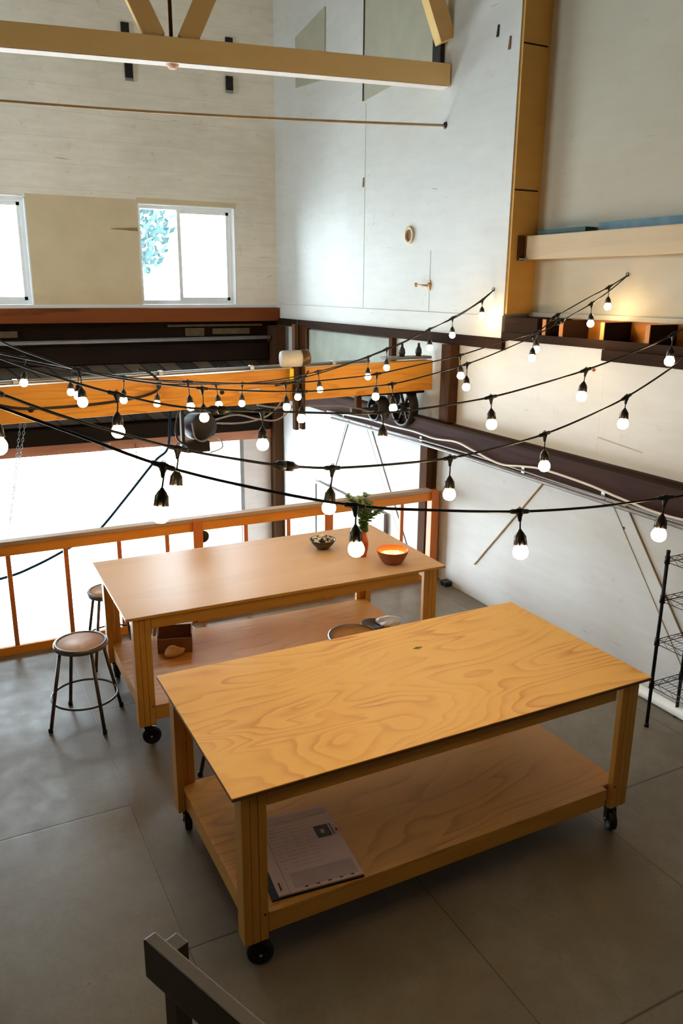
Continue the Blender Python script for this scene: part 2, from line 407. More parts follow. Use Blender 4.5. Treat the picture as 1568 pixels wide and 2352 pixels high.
# ================================================================== the hall (setting)
XL, YF = -5.0, -4.2     # left and front walls, outside the frame
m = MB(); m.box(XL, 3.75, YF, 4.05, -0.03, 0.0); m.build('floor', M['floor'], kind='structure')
m = MB(); m.box(XL, 3.75, YF, 4.02, -0.34, -0.031); m.build('trim_1', M['dark_wood_x'], kind='structure')      # joists under the loft floor
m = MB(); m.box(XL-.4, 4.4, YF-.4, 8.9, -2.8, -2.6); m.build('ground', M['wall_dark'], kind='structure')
m = MB(); m.box(-30, 40, 8.9, 60, -2.8, -2.62); m.build('yard_ground', M['ground'], kind='structure')
m = MB(); m.box(XL-.2, 4.5, YF-.2, 8.9, 8.0, 8.2); m.build('ceiling', M['ceiling'], kind='structure')
# left wall with an added, unseen side window that brightens the hall
m = MB()
m.box(XL-.2, XL, YF, 4.95, -2.6, 8.0); m.box(XL-.2, XL, 6.95, 8.9, -2.6, 8.0)
m.box(XL-.2, XL, 4.95, 6.95, -2.6, 3.4); m.box(XL-.2, XL, 4.95, 6.95, 5.0, 8.0)
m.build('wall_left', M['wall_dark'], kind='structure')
m = MB(); m.box(XL-.2, 4.4, YF-.2, YF, -2.6, 2.8); m.build('wall_front', M['wall_dark'], kind='structure')
m = MB(); m.box(XL-.2, 4.4, YF-.2, YF, 2.8, 8.0); m.build('wall_front_upper', M['wall_dark'], kind='structure')
# back wall: boards above, dark sheathing below, a wide open bay at the bottom
Y0, Y1 = 8.42, 8.70
XW1, XW2 = -0.985, 0.39      # window at the frame's left edge
m = MB()
m.box(XL, 3.76, Y0, Y1, 4.10, 8.0)
m.box(XL, XW1, Y0, Y1, 2.775, 4.10); m.box(3.13, 3.76, Y0, Y1, 2.775, 4.10)
m.box(XW2, 1.78, Y0+.012, Y1, 2.775, 4.10)
m.build('wall_back', M['wall_back'], kind='structure')
m = MB(); m.box(XW2+.002, 1.778, Y0-.004, Y0+.0115, 2.79, 4.125); m.build('trim_2', M['wall_tan'], kind='structure')
m = MB(); m.box(1.768, 3.15, Y0-.006, Y0+.01, 4.085, 4.15); m.build('trim_3', M['wall_tan'], kind='structure')
m = MB(); m.box(XL, 3.75, Y0-.03, Y0+.05, 2.745, 2.79, .004); m.build('trim_4', M['white_paint'], kind='structure')
m = MB(); m.box(XL, 3.76, Y0, Y1, 0.86, 2.78); m.build('wall_back_lower', M['dark_wood_x'], kind='structure')
m = MB(); m.box(XL, 3.75, Y0-.03, Y0-.001, 1.22, 2.0); m.build('trim_5', m_sheath(), kind='structure')
# whitewashed boards beside the open bay, and the wall left of it
m = MB(); m.box(3.16, 3.76, Y0, Y1, -2.6, 0.86)
m.build('wall_back_side', m_wall('whitewashed_boards', srgb(250, 242, 236), srgb(190, 150, 128), board=0.11, boardax=0, amount=0.35), kind='structure')
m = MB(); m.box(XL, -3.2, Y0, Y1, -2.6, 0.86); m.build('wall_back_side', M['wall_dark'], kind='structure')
m = MB(); m.box(3.10, 3.16, Y0-.04, Y1, -2.6, 0.86); m.build('trim_6', M['grey_pipe'], kind='structure')
m = MB(); m.box(-3.2, 3.66, Y0-.06, Y0-.001, 0.83, 0.97, .004); m.build('trim_7', m_wood('reddish_lintel', srgb(196, 130, 96), srgb(140, 86, 56), 0.6, 0), kind='structure')

# right wall, seen left to right: lower wall, dark beam, panel wall, upper projecting wall, recess
m = MB(); m.box(3.75, 4.3, YF, 8.7, -2.6, 1.60); m.build('wall_right_lower', M['wall_lower'], kind='structure')
m = MB(); m.box(3.75, 4.3, 1.87, 3.80, 1.60, 2.588); m.box(3.75, 4.3, YF, 1.869, 1.60, 2.50)
m.box(3.80, 4.3, 3.80, 8.7, 1.60, 2.50)
m.build('wall_right', M['wall_right'], kind='structure')
m = MB(); m.box(3.75, 4.3, 3.15, 8.7, 2.80, 8.0); m.box(3.74, 4.3, 3.152, 8.7, 2.60, 2.795)
m.build('wall_right_upper', M['wall_right'], kind='structure')
m = MB(); m.box(4.05, 4.3, YF, 3.16, 2.50, 8.0); m.build('wall_right_recess', M['wall_recess'], kind='structure')
m = MB(); m.box(3.762, 4.052, 3.12, 3.152, 2.815, 8.0); m.build('trim_8', m_wall('tan_pier_board', srgb(214, 164, 84), srgb(160, 116, 52), amount=0.25), kind='structure')
m = MB()
m.box(3.751, 3.752, 3.152, 8.42, 2.795, 2.803)
m.box(3.7475, 3.7495, 5.78, 5.785, 2.80, 5.0); m.box(3.7475, 3.7495, 4.372, 4.376, 2.80, 3.4)
m.build('trim_9', M['patch'], kind='structure')
for k, zc in enumerate((3.85, 4.98)):
    MB().box(3.765, 4.02, 3.117, 3.121, zc, zc+.012).build('trim_%d' % (40+k), M['black_hole'], kind='structure')
# open stud bays along the ledge of the recess
m = MB(); m.box(3.72, 4.05, YF, 3.12, 2.588, 2.605); m.box(3.722, 3.742, YF, 3.12, 2.592, 2.655); m.box(3.752, 4.05, YF, 3.12, 2.50, 2.588)
m.build('trim_10', M['dark_wood'], kind='structure')
m = MB(); m.box(4.03, 4.049, YF, 3.115, 2.606, 2.80); m.build('trim_11', M['fir_y'], kind='structure')
studs = [3.06, 2.612, 2.405, 1.945, 1.501, 1.10, .7, .3, -.1]
MB().box(3.748, 4.028, 2.68, 3.118, 2.606, 2.79, .006).build('timber_block', M['dark_wood'], label='dark block added for the shade in the first bay beside the white pier', cat='timber block')  # added block, its dark colour is the shade in the bay
for y in studs[1:]:
    o = MB().box(3.751, 4.03, y-.038, y, 2.606, 2.785).build('timber_block', M['dark_wood'])  # dark body colour holds the shade on the block sides
    MB().box(3.744, 3.7508, y-.039, y+.001, 2.606, 2.786).build('lit_edge', M['fir_y'], o, label='orange edge kept bright against the shade-coloured body')
    o['category'] = 'timber block'; o['group'] = 'blocks standing on the wall ledge'
    o['label'] = 'short sawn fir block standing on edge in the ledge below the recessed wall'
m = MB(); m.box(4.0, 4.05, YF, 3.10, 2.79, 2.83, .005); m.build('trim_12', M['wall_recess'], kind='structure')
# grey panel and dark strip under the projecting wall
m = MB(); m.box(3.71, 3.80, 3.10, 8.42, 2.50, 2.598, .004); m.build('trim_13', M['dark_wood'], kind='structure')
m = MB(); m.box(3.70, 3.752, YF, 1.868, 2.502, 2.587, .004); m.build('trim_14', M['dark_wood'], kind='structure')
t = thing('wall_panel', 'dusty grey pane in a dark frame high on right wall behind the big beam', 'panel', (3.80, 6.25, 1.75))
MB().box(-.03, -.002, -1.10, 1.10, .02, .73).build('pane', M['grey_panel'], t)
f = MB()
f.box(-.06, 0, 1.10, 1.17, 0, .75); f.box(-.06, 0, -1.17, -1.10, 0, .75)
f.build('frame', M['dark_wood_z'], t)

# windows (white vinyl sliders) in the back wall
def window(idx, x0, x1):
    z0, z1 = 2.79, 4.085
    r = bpy.data.objects.new('window_%d' % idx, None); COL.objects.link(r); r.location = (x0, 8.42, z0); r['kind'] = 'structure'
    W_, H_ = x1-x0, z1-z0
    f = MB(); a = .055; yb0, yb1 = .10, .20
    f.box(0, W_, yb0, yb1, 0, a, .004); f.box(0, W_, yb0, yb1, H_-a, H_, .004); f.box(0, a, yb0, yb1, a, H_-a, .004); f.box(W_-a, W_, yb0, yb1, a, H_-a, .004)
    f.box(-.002, .012, 0, .10, 0, H_); f.box(W_-.012, W_+.002, 0, .10, 0, H_); f.box(0, W_, 0, .10, H_-.012, H_)
    f.build('window_frame', M['white_paint'], r)
    s = MB(); c = W_*0.43
    s.box(c-.025, c+.025, .11, .17, a, H_-a, .003)
    s.box(c, W_-a, .115, .15, a, a+.04); s.box(c, W_-a, .115, .15, H_-a-.04, H_-a); s.box(W_-a-.04, W_-a, .115, .15, a, H_-a)
    sh = s.build('sliding_sash', M['white_paint'], r)
    MB().box(a, c-.025, .15, .154, a, H_-a).build('pane', M['glass'], r)
    MB().box(c+.025, W_-a-.04, .13, .134, a+.04, H_-a-.04).build('pane', M['glass'], sh)
    MB().box(-.01, W_+.01, -.015, .10, -.03, 0, .004).build('window_sill', M['white_paint'], r)
    return r
window(1, 1.78, 3.13)
window(2, XW1, XW2)
r = bpy.data.objects.new('window_3', None); COL.objects.link(r); r.location = (XL-.1, 4.95, 3.4); r['kind'] = 'structure'  # added window, unseen, lights the hall from the side
f = MB(); f.box(-.04, .04, 0, 2.0, 0, .06); f.box(-.04, .04, 0, 2.0, 1.54, 1.6)
for k in range(3): f.box(-.04, .04, k*.97, k*.97+.06, 0, 1.6)
f.build('window_frame', M['white_paint'], r)
MB().box(-.003, .003, .06, 1.94, .06, 1.54).build('pane', M['glass'], r)

# baseboard pipe, ledge trims
m = MB(); m.cyl((3.70, 1.16, .045), (3.70, YF+.01, .045), .042, n=16); m.torus((3.70, 1.15, .045), .03, .012, (0, 1, 0), 16, 6)
m.build('baseboard_right', M['white_cable'], kind='structure')

# ================================================================== wall furniture of the upper wall
o = MB().hexa([(3.735, 6.81, 5.45), (3.735, 7.67, 5.52), (3.749, 7.67, 5.52), (3.749, 6.81, 5.45), (3.735, 6.81, 6.22), (3.735, 7.67, 6.10), (3.749, 7.67, 6.10), (3.749, 6.81, 6.22)]).build('patch_board', M['patch'],
    label='small slanted tan patch board nailed high on the white wall', cat='board')
o = MB().hexa([(3.735, 4.42, 5.12), (3.735, 5.82, 5.03), (3.749, 5.82, 5.03), (3.749, 4.42, 5.12), (3.735, 4.42, 6.9), (3.735, 5.82, 6.9), (3.749, 5.82, 6.9), (3.749, 4.42, 6.9)]).build('patch_board', M['patch'],
    label='large grey-tan board covering a tall opening above the truss beam', cat='board')
MB().box(3.70, 3.747, 4.26, 4.40, 5.06, 5.5, .01).build('iron_strap', M['iron'], label='dark iron strap on the wall above the end of the painted truss beam', cat='bracket')
MB().box(3.728, 3.7345, 5.815, 5.835, 5.03, 6.9).build('trim_15', M['dark_wood_z'], kind='structure')
t = thing('vent_ring', 'small round tan-rimmed port in the white wall', 'vent', (3.75, 4.78, 3.568))
MB().lathe([(0.058, 0), (.062, .02), (.086, .022), (.09, .0)], axis=(-1, 0, 0)).build('ring', m_plain('tan_ring', srgb(196, 172, 128), .5), t)
MB().lathe([(0, .004), (.058, .004)], axis=(-1, 0, 0)).build('opening', M['cardboard'], t)
t = thing('wall_spout', 'small brass tap sticking out of the white wall below the round port', 'tap', (3.75, 4.37, 3.06))
a = MB(); a.lathe([(0, .02), (.03, .02), (.035, 0)], axis=(-1, 0, 0), n=20); a.box(-.012, 0, -.02, .02, -.05, .05, .004); a.build('plate', m_plain('pale_brass', srgb(190, 150, 100), .4, .3), t)
a = MB(); a.tube([(-.01, .0, .0), (-.05, .06, .0), (-.06, .16, .005)], .010, 8); a.lathe([(.0, -.02), (.016, -.02), (.016, .02), (0, .02)], (-.06, .17, .005), 12); a.build('spout', m_plain('pale_brass_spout', srgb(190, 150, 100), .4, .3), t)
for (y, z, h, lab) in ((5.813, 4.19, .10, 'small chipped nail hole with brown stain in the upper white wall'), (3.45, 5.15, .09, 'dark gouge in the plaster near the top of the pier'), (3.28, 5.02, .10, 'dark gouge at the pier edge, lower of two')):
    MB().hexa([(3.742, y-.008, z-h/2), (3.742, y+.02, z-h/2), (3.7498, y+.02, z-h/2), (3.7498, y-.01, z-h/2), (3.742, y-.012, z+h/2), (3.742, y+.005, z+h/2), (3.7498, y+.005, z+h/2), (3.7498, y-.012, z+h/2)]).build('wall_scar', M['iron'] if h < .1 else M['cardboard'], label=lab, cat='scar')
for (x, z, lab) in ((1.77, 5.64, 'left dark metal slot bracket on back wall under the truss beam'), (1.75, 6.09, 'left dark slot bracket on back wall above the truss beam'), (3.10, 5.64, 'right dark metal slot bracket on back wall under the truss beam'), (3.11, 6.10, 'right dark slot bracket on back wall above the truss beam')):
    t = thing('slot_bracket', lab, 'bracket', (x, 8.42, z))
    MB().box(-.05, .05, -.03, 0, -.08, .09, .005).build('plate', M['iron'], t)
    MB().box(-.05, .05, -.034, -.002, -.115, -.082, .004).build('lip', M['silver'], t)
MB().hexa([(1.42, 8.405, 3.745), (1.765, 8.405, 3.73), (1.765, 8.419, 3.73), (1.42, 8.419, 3.745), (1.42, 8.405, 3.752), (1.765, 8.405, 3.775), (1.765, 8.419, 3.775), (1.42, 8.419, 3.752)]).build('wall_slit', m_plain('shadowed_slit', srgb(150, 128, 84), .8), label='thin tapering strip for a slit in the tan wall left of the window', cat='slit')  # slit drawn as a strip, its shade put into the colour

# ================================================================== roof truss
TA, TB = Vector((3.75, 4.20, 0)), Vector((-1.95, 5.22, 0))
tdir = (TB-TA).normalized(); tn = Vector((tdir.y, -tdir.x, 0))   # towards the window wall or the camera
def tp(s, z, off=0.0): return Vector((TA.x, TA.y, z)) + tdir*s + tn*off
t = thing('roof_truss', 'cream painted timber roof truss crossing the top of the hall', 'truss', (3.75, 4.20, 4.86))
def loc_(v): return Vector(v) - Vector((3.75, 4.20, 4.86))
m = MB(); m.beam(loc_(tp(0, 4.95)), loc_(tp(7.0, 4.95)), .14, .19, .008); m.build('bottom_chord', M['cream'], t)
m = MB(); m.beam(loc_(tp(2.68, 5.03)), loc_(tp(3.75, 7.2)), .10, .17, .006, up=(0, 0, 1)); m.build('web_brace', M['cream_z'], t)
m = MB(); m.beam(loc_(tp(2.42, 5.03)), loc_(tp(1.35, 7.2)), .10, .17, .006, up=(0, 0, 1)); m.build('web_brace', M['cream_z'], t)
m = MB(); m.beam(loc_(tp(.01, 4.851)), loc_(tp(7.0, 4.851)), .138, .006); m.build('lit_underside', m_plain('lit_underside_tone', srgb(250, 238, 228), .6, var=.05), t)  # pale strip: light from below put into the underside colour
m = MB(); m.cyl(loc_(tp(2.55, 4.83)), loc_(tp(2.55, 7.2)), .016, n=10); m.build('king_rod', M['dark_wood_z'], t)
m = MB(); m.lathe([(0, -.03), (.03, -.03), (.055, 0), (.055, .01)], loc_(tp(2.55, 4.845)), 20); m.build('rod_washer', m_plain('peach_putty', srgb(214, 170, 140), .6), t)
m = MB(); m.beam(loc_(tp(.03, 5.24)), loc_(tp(.95, 7.4)), .14, .16, .006); m.build('rafter_brace', M['cream_z'], t)
# tie rod under it
pts = [tp(s, 4.53 - 0.075*math.sin(PI*min(s, 6.8)/6.8) + .004*s) for s in [i*.34 for i in range(21)]]
t = thing('tie_rod', 'long thin tan steel tie rod sagging below the truss beam', 'rod', (3.75, 4.20, 4.53))
o_ = Vector((3.75, 4.20, 4.53))
MB().tube([p-o_ for p in pts], .012, 10).build('rod', m_plain('tan_painted_rod', srgb(190, 158, 112), .5), t)
m = MB(); m.lathe([(0, .03), (.02, .03), (.05, .012), (.052, 0)], axis=(-1, 0, 0), n=20); m.bm.transform(Matrix.Scale(.62, 4)); m.build('wall_plate', M['iron'], t)
# painted beam in the recess
t = thing('timber_beam', 'thick pale painted beam running along the recessed upper right wall', 'beam', (3.94, 3.10, 3.28))
MB().box(-.04, .09, YF-3.09, -.02, 0, .20, .008).build('beam', m_wood('pale_brown_paint', srgb(206, 184, 150), srgb(176, 150, 112), .6, 1, rings=4, fib=.25, ringmix=.35), t)
MB().box(-.105, -.045, -.01, .045, -.005, .20, .004).build('pier_notch', M['dark_wood_z'], t)  # dark box added for the shaded notch in the pier
MB().box(-.105, -.04, -.06, -.012, .0, .01).build('end_plate', M['blue'], t)
MB().box(3.93, 4.04, 2.40, 2.98, 3.482, 3.52, .004).build('shelf_board', M['teal'], label='dark teal board lying on top of the pale beam at its left end', cat='board')
MB().box(4.03, 4.049, -4, 2.36, 3.47, 3.55).build('trim_16', M['blue'], kind='structure')

# ================================================================== dark timbers of the lower hall
t = thing('wall_beam', 'long dark timber beam bolted along the right wall below the white panels', 'beam', (3.75, 0, 1.47))
MB().box(-.13, 0, YF+.01, 8.40, 0, .25, .012).build('beam', M['purple_beam'], t)
MB().box(-.16, -.10, YF+.01, 8.40, .235, .262, .004).build('top_board', M['dark_wood'], t)
for k, y in enumerate((4.22, 2.57, 1.62, 6.0)):
    MB().box(-.142, -.128, y-.02, y+.02, -.02, .06, .003).build('strap', M['silver'], t)
cable_pts = [(3.585, 6.4, 1.50), (3.585, 5.841, 1.53), (3.585, 5.294, 1.556), (3.585, 4.797, 1.555), (3.585, 4.345, 1.569), (3.585, 3.929, 1.559), (3.585, 3.55, 1.588), (3.585, 3.263, 1.553), (3.585, 2.864, 1.505), (3.585, 2.565, 1.541), (3.585, 2.288, 1.570), (3.585, 1.778, 1.556), (3.585, 1.412, 1.524), (3.585, 1.0, 1.50), (3.585, 0.3, 1.53), (3.585, -1.5, 1.52)]
MB().tube(smooth_path([Vector(p) for p in cable_pts]), .010, 8).build('power_cable', M['white_cable'], label='wavy white cable stapled along the dark beam on the right wall', cat='cable')
MB().tube(smooth_path([(3.60, 6.3, 1.425), (3.60, 4.8, 1.449), (3.60, 3.9, 1.462), (3.60, 2.3, 1.458), (3.60, 1.5, 1.452), (3.60, -1.5, 1.44)]), .017, 10).build('conduit_pipe', M['grey_pipe'], label='grey conduit pipe under the dark beam on the right wall', cat='pipe')
MB().tube(smooth_path([(3.59, 6.3, 1.47), (3.59, 4.8, 1.49), (3.59, 3.2, 1.51), (3.59, 1.5, 1.49), (3.59, -1.5, 1.48)]), .008, 8).build('power_cable', M['grey_pipe'], label='thin straight grey cable between white cable and conduit on the right wall beam', cat='cable')
# posts
o = MB().box(3.64, 3.748, 3.79, 3.95, 1.735, 2.50, .008).build('timber_post', M['dark_wood_z'], label='short dark post on the right wall between the dark beam and upper ledge', cat='post')
o = MB()
o.box(3.62, 3.748, 4.10, 4.24, -2.6, 1.468, .008)
o.build('timber_post', M['dark_wood_z'], label='tall weathered post at right end of the railing', cat='post')
MB().box(3.60, 3.745, 8.22, 8.40, -2.6, 1.46, .01).build('timber_post', M['dark_wood_z'], label='dark corner post where back wall meets right wall beside the open bay', cat='post')
MB().box(3.58, 3.748, 8.10, 8.40, 1.74, 2.495, .01).build('timber_post', M['dark_wood_z'], label='short dark corner post under the white upper walls', cat='post')
# wall braces
def wall_brace(y0, z0, y1, z1, w, lab):
    t = thing('wall_brace', lab, 'brace', (3.75, (y0+y1)/2, (z0+z1)/2))
    d = Vector((0, y1-y0, z1-z0))/2; n = Vector((0, -d.z, d.y)).normalized()
    a = MB(); a.beam(-d, d, w, .02, .002, up=(1, 0, 0)); a.build('board', M['wall_lower'], t)
    for s in (-1, 1):
        e = MB(); e.beam(-d+n*s*w/2+Vector((-.006, 0, 0)), d+n*s*w/2+Vector((-.006, 0, 0)), .008, .014, up=(1, 0, 0)); e.build('edge', M['grey_pipe'] if y0 > 4 else m_plain('gap_edge', srgb(140, 122, 90), .8), t)  # thin strips draw the gaps along the board edges
wall_brace(5.62, 1.46, 4.58, .02, .09, 'thin white diagonal wall brace behind the railing')
wall_brace(1.60, 1.46, .45, -.0, .12, 'white diagonal wall brace behind the wire shelving')
wall_brace(6.9, .0, 6.1, 1.44, .03, 'narrow faint diagonal batten near the back corner of the right wall')
MB().beam((3.742, 2.45, 1.40), (3.742, 3.36, .36), .010, .010).build('wall_rod', m_plain('tan_edge', srgb(176, 152, 110), .7), label='thin tan stick leaning diagonally on the right wall', cat='stick')
MB().box(3.66, 3.742, 3.72, 3.82, .002, .055, .008).build('floor_plug', M['rubber'], label='small black block on the floor against the right wall', cat='plug')
MB().beam((3.744, 1.86, 1.90), (3.744, 1.41, 1.86), .004, .006).build('wall_scratch', M['patch'], label='thin brown scratch line on the white panel above the dark beam', cat='scratch')
MB().lathe([(0, .012), (.012, .012), (.014, 0)], (3.749, 1.98, 2.42), 12, (-1, 0, 0)).build('coat_peg', M['bowl_brown'], label='tiny brown peg on the white panel near the ledge', cat='peg')
MB().lathe([(0, .01), (.012, .01), (.014, 0)], (3.749, 1.50, 1.25), 12, (-1, 0, 0)).build('coat_peg', M['rubber'], label='tiny black peg on the wall beside the diagonal brace', cat='peg')
# leaning frame behind the railing
t = thing('framed_panel', 'pale blue-grey pane in thin metal frame on the lower wall behind the railing', 'panel', (3.72, 6.05, -.95))
MB().box(-.012, 0, -.93, .93, .03, 1.36).build('pane', m_plain('pale_pane', srgb(204, 218, 214), .15, var=.03), t)
f = MB()
f.box(-.03, .005, -.97, -.93, 0, 1.40); f.box(-.03, .005, .93, .97, 0, 1.40); f.box(-.03, .005, -.93, .93, 0, .03); f.box(-.03, .005, -.93, .93, 1.36, 1.40)
f.build('frame', M['grey_pipe'], t)
# back-wall timbers
t = thing('header_beam', 'red-brown timber header under the windows on the back wall', 'beam', (0, 8.42, 2.56))
MB().box(XL, 3.74, -.14, -.03, 0, .185, .01).build('beam', M['red_beam'], t)
MB().box(XL+.01, 3.56, 8.30, 8.385, 2.02, 2.26, .01).build('timber_beam', M['dark_wood_x'], label='nearly black timber beam on back wall above the diagonal sheathing', cat='beam')
MB().box(XL+.01, 3.56, 8.28, 8.385, .975, 1.19, .01).build('timber_beam', M['dark_wood_x'], label='dark lintel beam over the bright open bay', cat='beam')
MB().cyl((XL+.02, 8.22, 2.30), (3.55, 8.22, 2.335), .026, n=12).build('conduit_pipe', M['grey_pipe'], label='long thin grey pipe across the dark back wall', cat='pipe')
m = MB()
for (x0, x1, z0, z1) in ((2.35, 2.62, 2.36, 2.47), (2.1, 3.5, 2.49, 2.52), (-.6, .15, 2.38, 2.46), (2.75, 3.3, 2.38, 2.46)):
    m.box(x0, x1, 8.38, 8.418, z0, z1, .004)
m.build('trim_17', m_plain('weathered_lath', srgb(96, 76, 52), .8, var=.3), kind='structure')

# ================================================================== big glulam beam and what hangs on it
ga, gb = Vector((-4.95, 4.34, 1.985)), Vector((3.735, 4.30, 2.165))
t = thing('glulam_beam', 'long orange fir beam crossing the hall behind the string lights', 'beam', (0, 4.32, 2.09))
o_ = Vector((0, 4.32, 2.09))
MB().beam(ga-o_, gb-o_, .14, .305, .008).build('beam', M['fir_beam'], t)
for k, (x, dz) in enumerate(((1.45, .0), (3.3, .05), (-.2, -.03), (2.9, -.06))):
    MB().lathe([(0, .012), (.022, .010), (.026, 0)], (x, -.07, dz+.02*x-.02), 14, (0, -1, 0)).build('bolt', M['iron'], t)
ztop = lambda x: 2.085 + (x+.6)*(.18/8.685) + .153
t = thing('conduit_rail', 'thin silver metal conduit lying along the top edge of the orange beam', 'conduit', (0, 4.27, ztop(0)))
MB().cyl((-4.9, 0, ztop(-4.9)-ztop(0)+.018), (3.0, 0, ztop(3.0)-ztop(0)+.018), .018, n=12).build('pipe', M['silver'], t)
for x in (-.3, .9, 1.75, 2.6): MB().box(x-.02, x+.02, -.03, .03, ztop(x)-ztop(0), ztop(x)-ztop(0)+.042, .004).build('clip', M['silver'], t)
MB().tube(smooth_path([(-.55, 4.22, 2.13), (-.30, 4.20, 2.06), (0.05, 4.20, 2.05), (.45, 4.20, 2.07), (.78, 4.20, 2.12), (.88, 4.22, 2.20), (.80, 4.26, 2.30), (.70, 4.27, 2.33)]), .011, 8).build('loose_cable', M['cable'], label='black cable looping over the left part of the orange beam', cat='cable')
# hanger post, canister, tag
t = thing('hanger_post', 'dark brown post standing in front of the orange beam', 'post', (2.18, 4.15, 1.72))
m = MB(); m.box(-.055, -.02, -.035, .035, 0, .98, .005); m.box(.015, .05, -.035, .035, 0, .98, .005); m.build('post', M['dark_wood_z'], t)
MB().box(-.03, .03, -.045, .045, .30, .36, .004).build('bracket', M['iron'], t)
MB().cyl((.0, 0, .1), (.0, 0, 1.02), .012, n=10).build('rod', M['iron'], t)
t = thing('canister', 'white cylinder with dark end cap lying above the orange beam', 'canister', (2.09, 4.03, 2.40))
MB().lathe([(0, -.14), (.066, -.138), (.075, -.12), (.075, .06), (0, .06)], axis=(1, -.15, .02), n=28).build('body', M['white_cable'], t)
MB().lathe([(.077, .055), (.080, .06), (.080, .12), (.06, .135), (0, .135)], axis=(1, -.15, .02), n=28).build('end_cap', m_plain('brass_end_cap', srgb(104, 80, 46), .4, .5), t)
t2 = MB().box(2.065, 2.105, 4.10, 4.103, 2.19, 2.30, .001).build('yellow_tag', M['yellow'], label='small bright yellow tag hanging below the white canister', cat='tag')
MB().tube(smooth_path([(2.30, 4.20, 2.26), (2.18, 4.08, 2.20), (2.02, 4.10, 2.165), (1.92, 4.12, 2.15)]), .010, 8).build('plug_cord', M['cable'], label='short black plug cord draped over orange beam near the canister', cat='cord')
MB().beam((1.60, 4.21, 2.10), (1.80, 4.21, 2.115), .03, .02, .004).build('white_tape', M['white_cable'], label='scrap of white tape on the orange beam', cat='tape')
# board with two black insulators on the beam's right end
t = thing('insulator_board', 'dark board with two black insulators on the right end of orange beam', 'board', (3.45, 4.32, 2.33))
MB().box(-.26, .28, -.07, .07, 0, .028, .004).build('board', M['grey_pipe'], t)
for x in (-.04, .16):
    MB().lathe([(0, .13), (.012, .13), (.014, .10), (.03, .07), (.035, .03), (.028, .02), (.03, 0), (0, 0)], (x, 0, .028), 18).build('insulator', M['socket'], t)
# line shaft with pulleys under the beam
t = thing('line_shaft', 'old iron line shaft with two pulley wheels under the orange beam', 'machinery', (3.3, 4.55, 1.80))
MB().cyl((-.35, 0, 0), (.44, 0, 0), .022, n=14).build('shaft', M['iron'], t)
def wheel(x, R, w, name='pulley_wheel'):
    a = MB(); a.lathe([(R-.02, -w/2), (R, -w/2), (R+.006, 0), (R, w/2), (R-.02, w/2), (R-.02, -w/2)], (x, 0, 0), 40, (1, 0, 0))
    a.lathe([(.0, -w*.6), (.045, -w*.6), (.045, w*.6), (0, w*.6)], (x, 0, 0), 20, (1, 0, 0))
    for k in range(6):
        an = k*PI/3; a.beam((x, .04*math.cos(an), .04*math.sin(an)), (x, (R-.015)*math.cos(an), (R-.015)*math.sin(an)), .03, .016)
    a.build(name, M['iron'], t)
wheel(-.02, .13, .13); wheel(.30, .205, .10)
for xa, xb, zb_ in ((-.30, -.24, .16), (.38, .43, .16)): MB().box(xa, xb, -.03, .03, -.05, zb_, .004).build('hanger', M['dark_wood_z'], t)
MB().box(2.95, 3.745, 4.39, 4.60, 1.962, 2.02, .006).build('timber_block', M['dark_wood_x'], label='dark timber under the right end of the orange beam above the pulleys', cat='block')
# motor
t = thing('motor_hoist', 'dark round motor hanging on straps under the orange beam', 'motor', (1.30, 4.60, 1.50))
MB().lathe([(0, -.13), (.10, -.13), (.125, -.10), (.13, .05), (.12, .12), (.05, .14), (0, .14)], (0.03, 0, .24), 28, (.35, -1, .1)).build('housing', M['iron'], t)
for k in range(6): pass
MB().box(-.12, .11, -.08, .08, -.0, .10, .01).build('terminal_box', M['black_hole'], t)
for xa, xb, za in ((-.15, -.12, .05), (.13, .16, .2)): MB().box(xa, xb, -.03, .03, za, .52, .003).build('strap', M['iron'], t)
MB().box(-.19, .20, -.205, .06, .50, .54, .004).build('mount', M['dark_wood_x'], t)
MB().tube(smooth_path([(-.15, -.05, .48), (-.21, -.06, .28), (-.20, -.06, .14), (-.10, -.08, .06)]), .010, 8).build('cord', M['cable'], t)
MB().tube(smooth_path([(-.08, -.14, .30), (-.06, -.16, .16), (.02, -.16, .12), (.12, -.13, .16), (.22, -.06, .10), (.24, -.04, .02), (.12, -.04, -.02)]), .007, 8).build('white_cord', M['grey_pipe'], t)
for i, pts in enumerate(([(1.45, 4.75, 1.74), (1.75, 4.75, 1.80), (2.0, 4.75, 1.74), (2.2, 4.75, 1.72), (2.35, 4.75, 1.82), (2.40, 4.7, 1.95)],
            [(1.50, 4.72, 1.74), (1.8, 4.72, 1.72), (2.05, 4.72, 1.76), (2.2, 4.72, 1.86), (2.26, 4.7, 1.98)],
            [(1.85, 4.4, 1.94), (2.05, 4.42, 1.90), (2.25, 4.42, 1.90), (2.9, 4.45, 1.85), (3.5, 4.5, 1.66)])):
    MB().tube(smooth_path([Vector(p) for p in pts]), .008, 8).build('loose_cable', M['grey_pipe'], label=('grey cable drooping below the orange beam right of the motor', 'lower grey cable crossing the drooping one right of the motor', 'pale grey cable running under the beam toward the pulleys')[i], cat='cable')
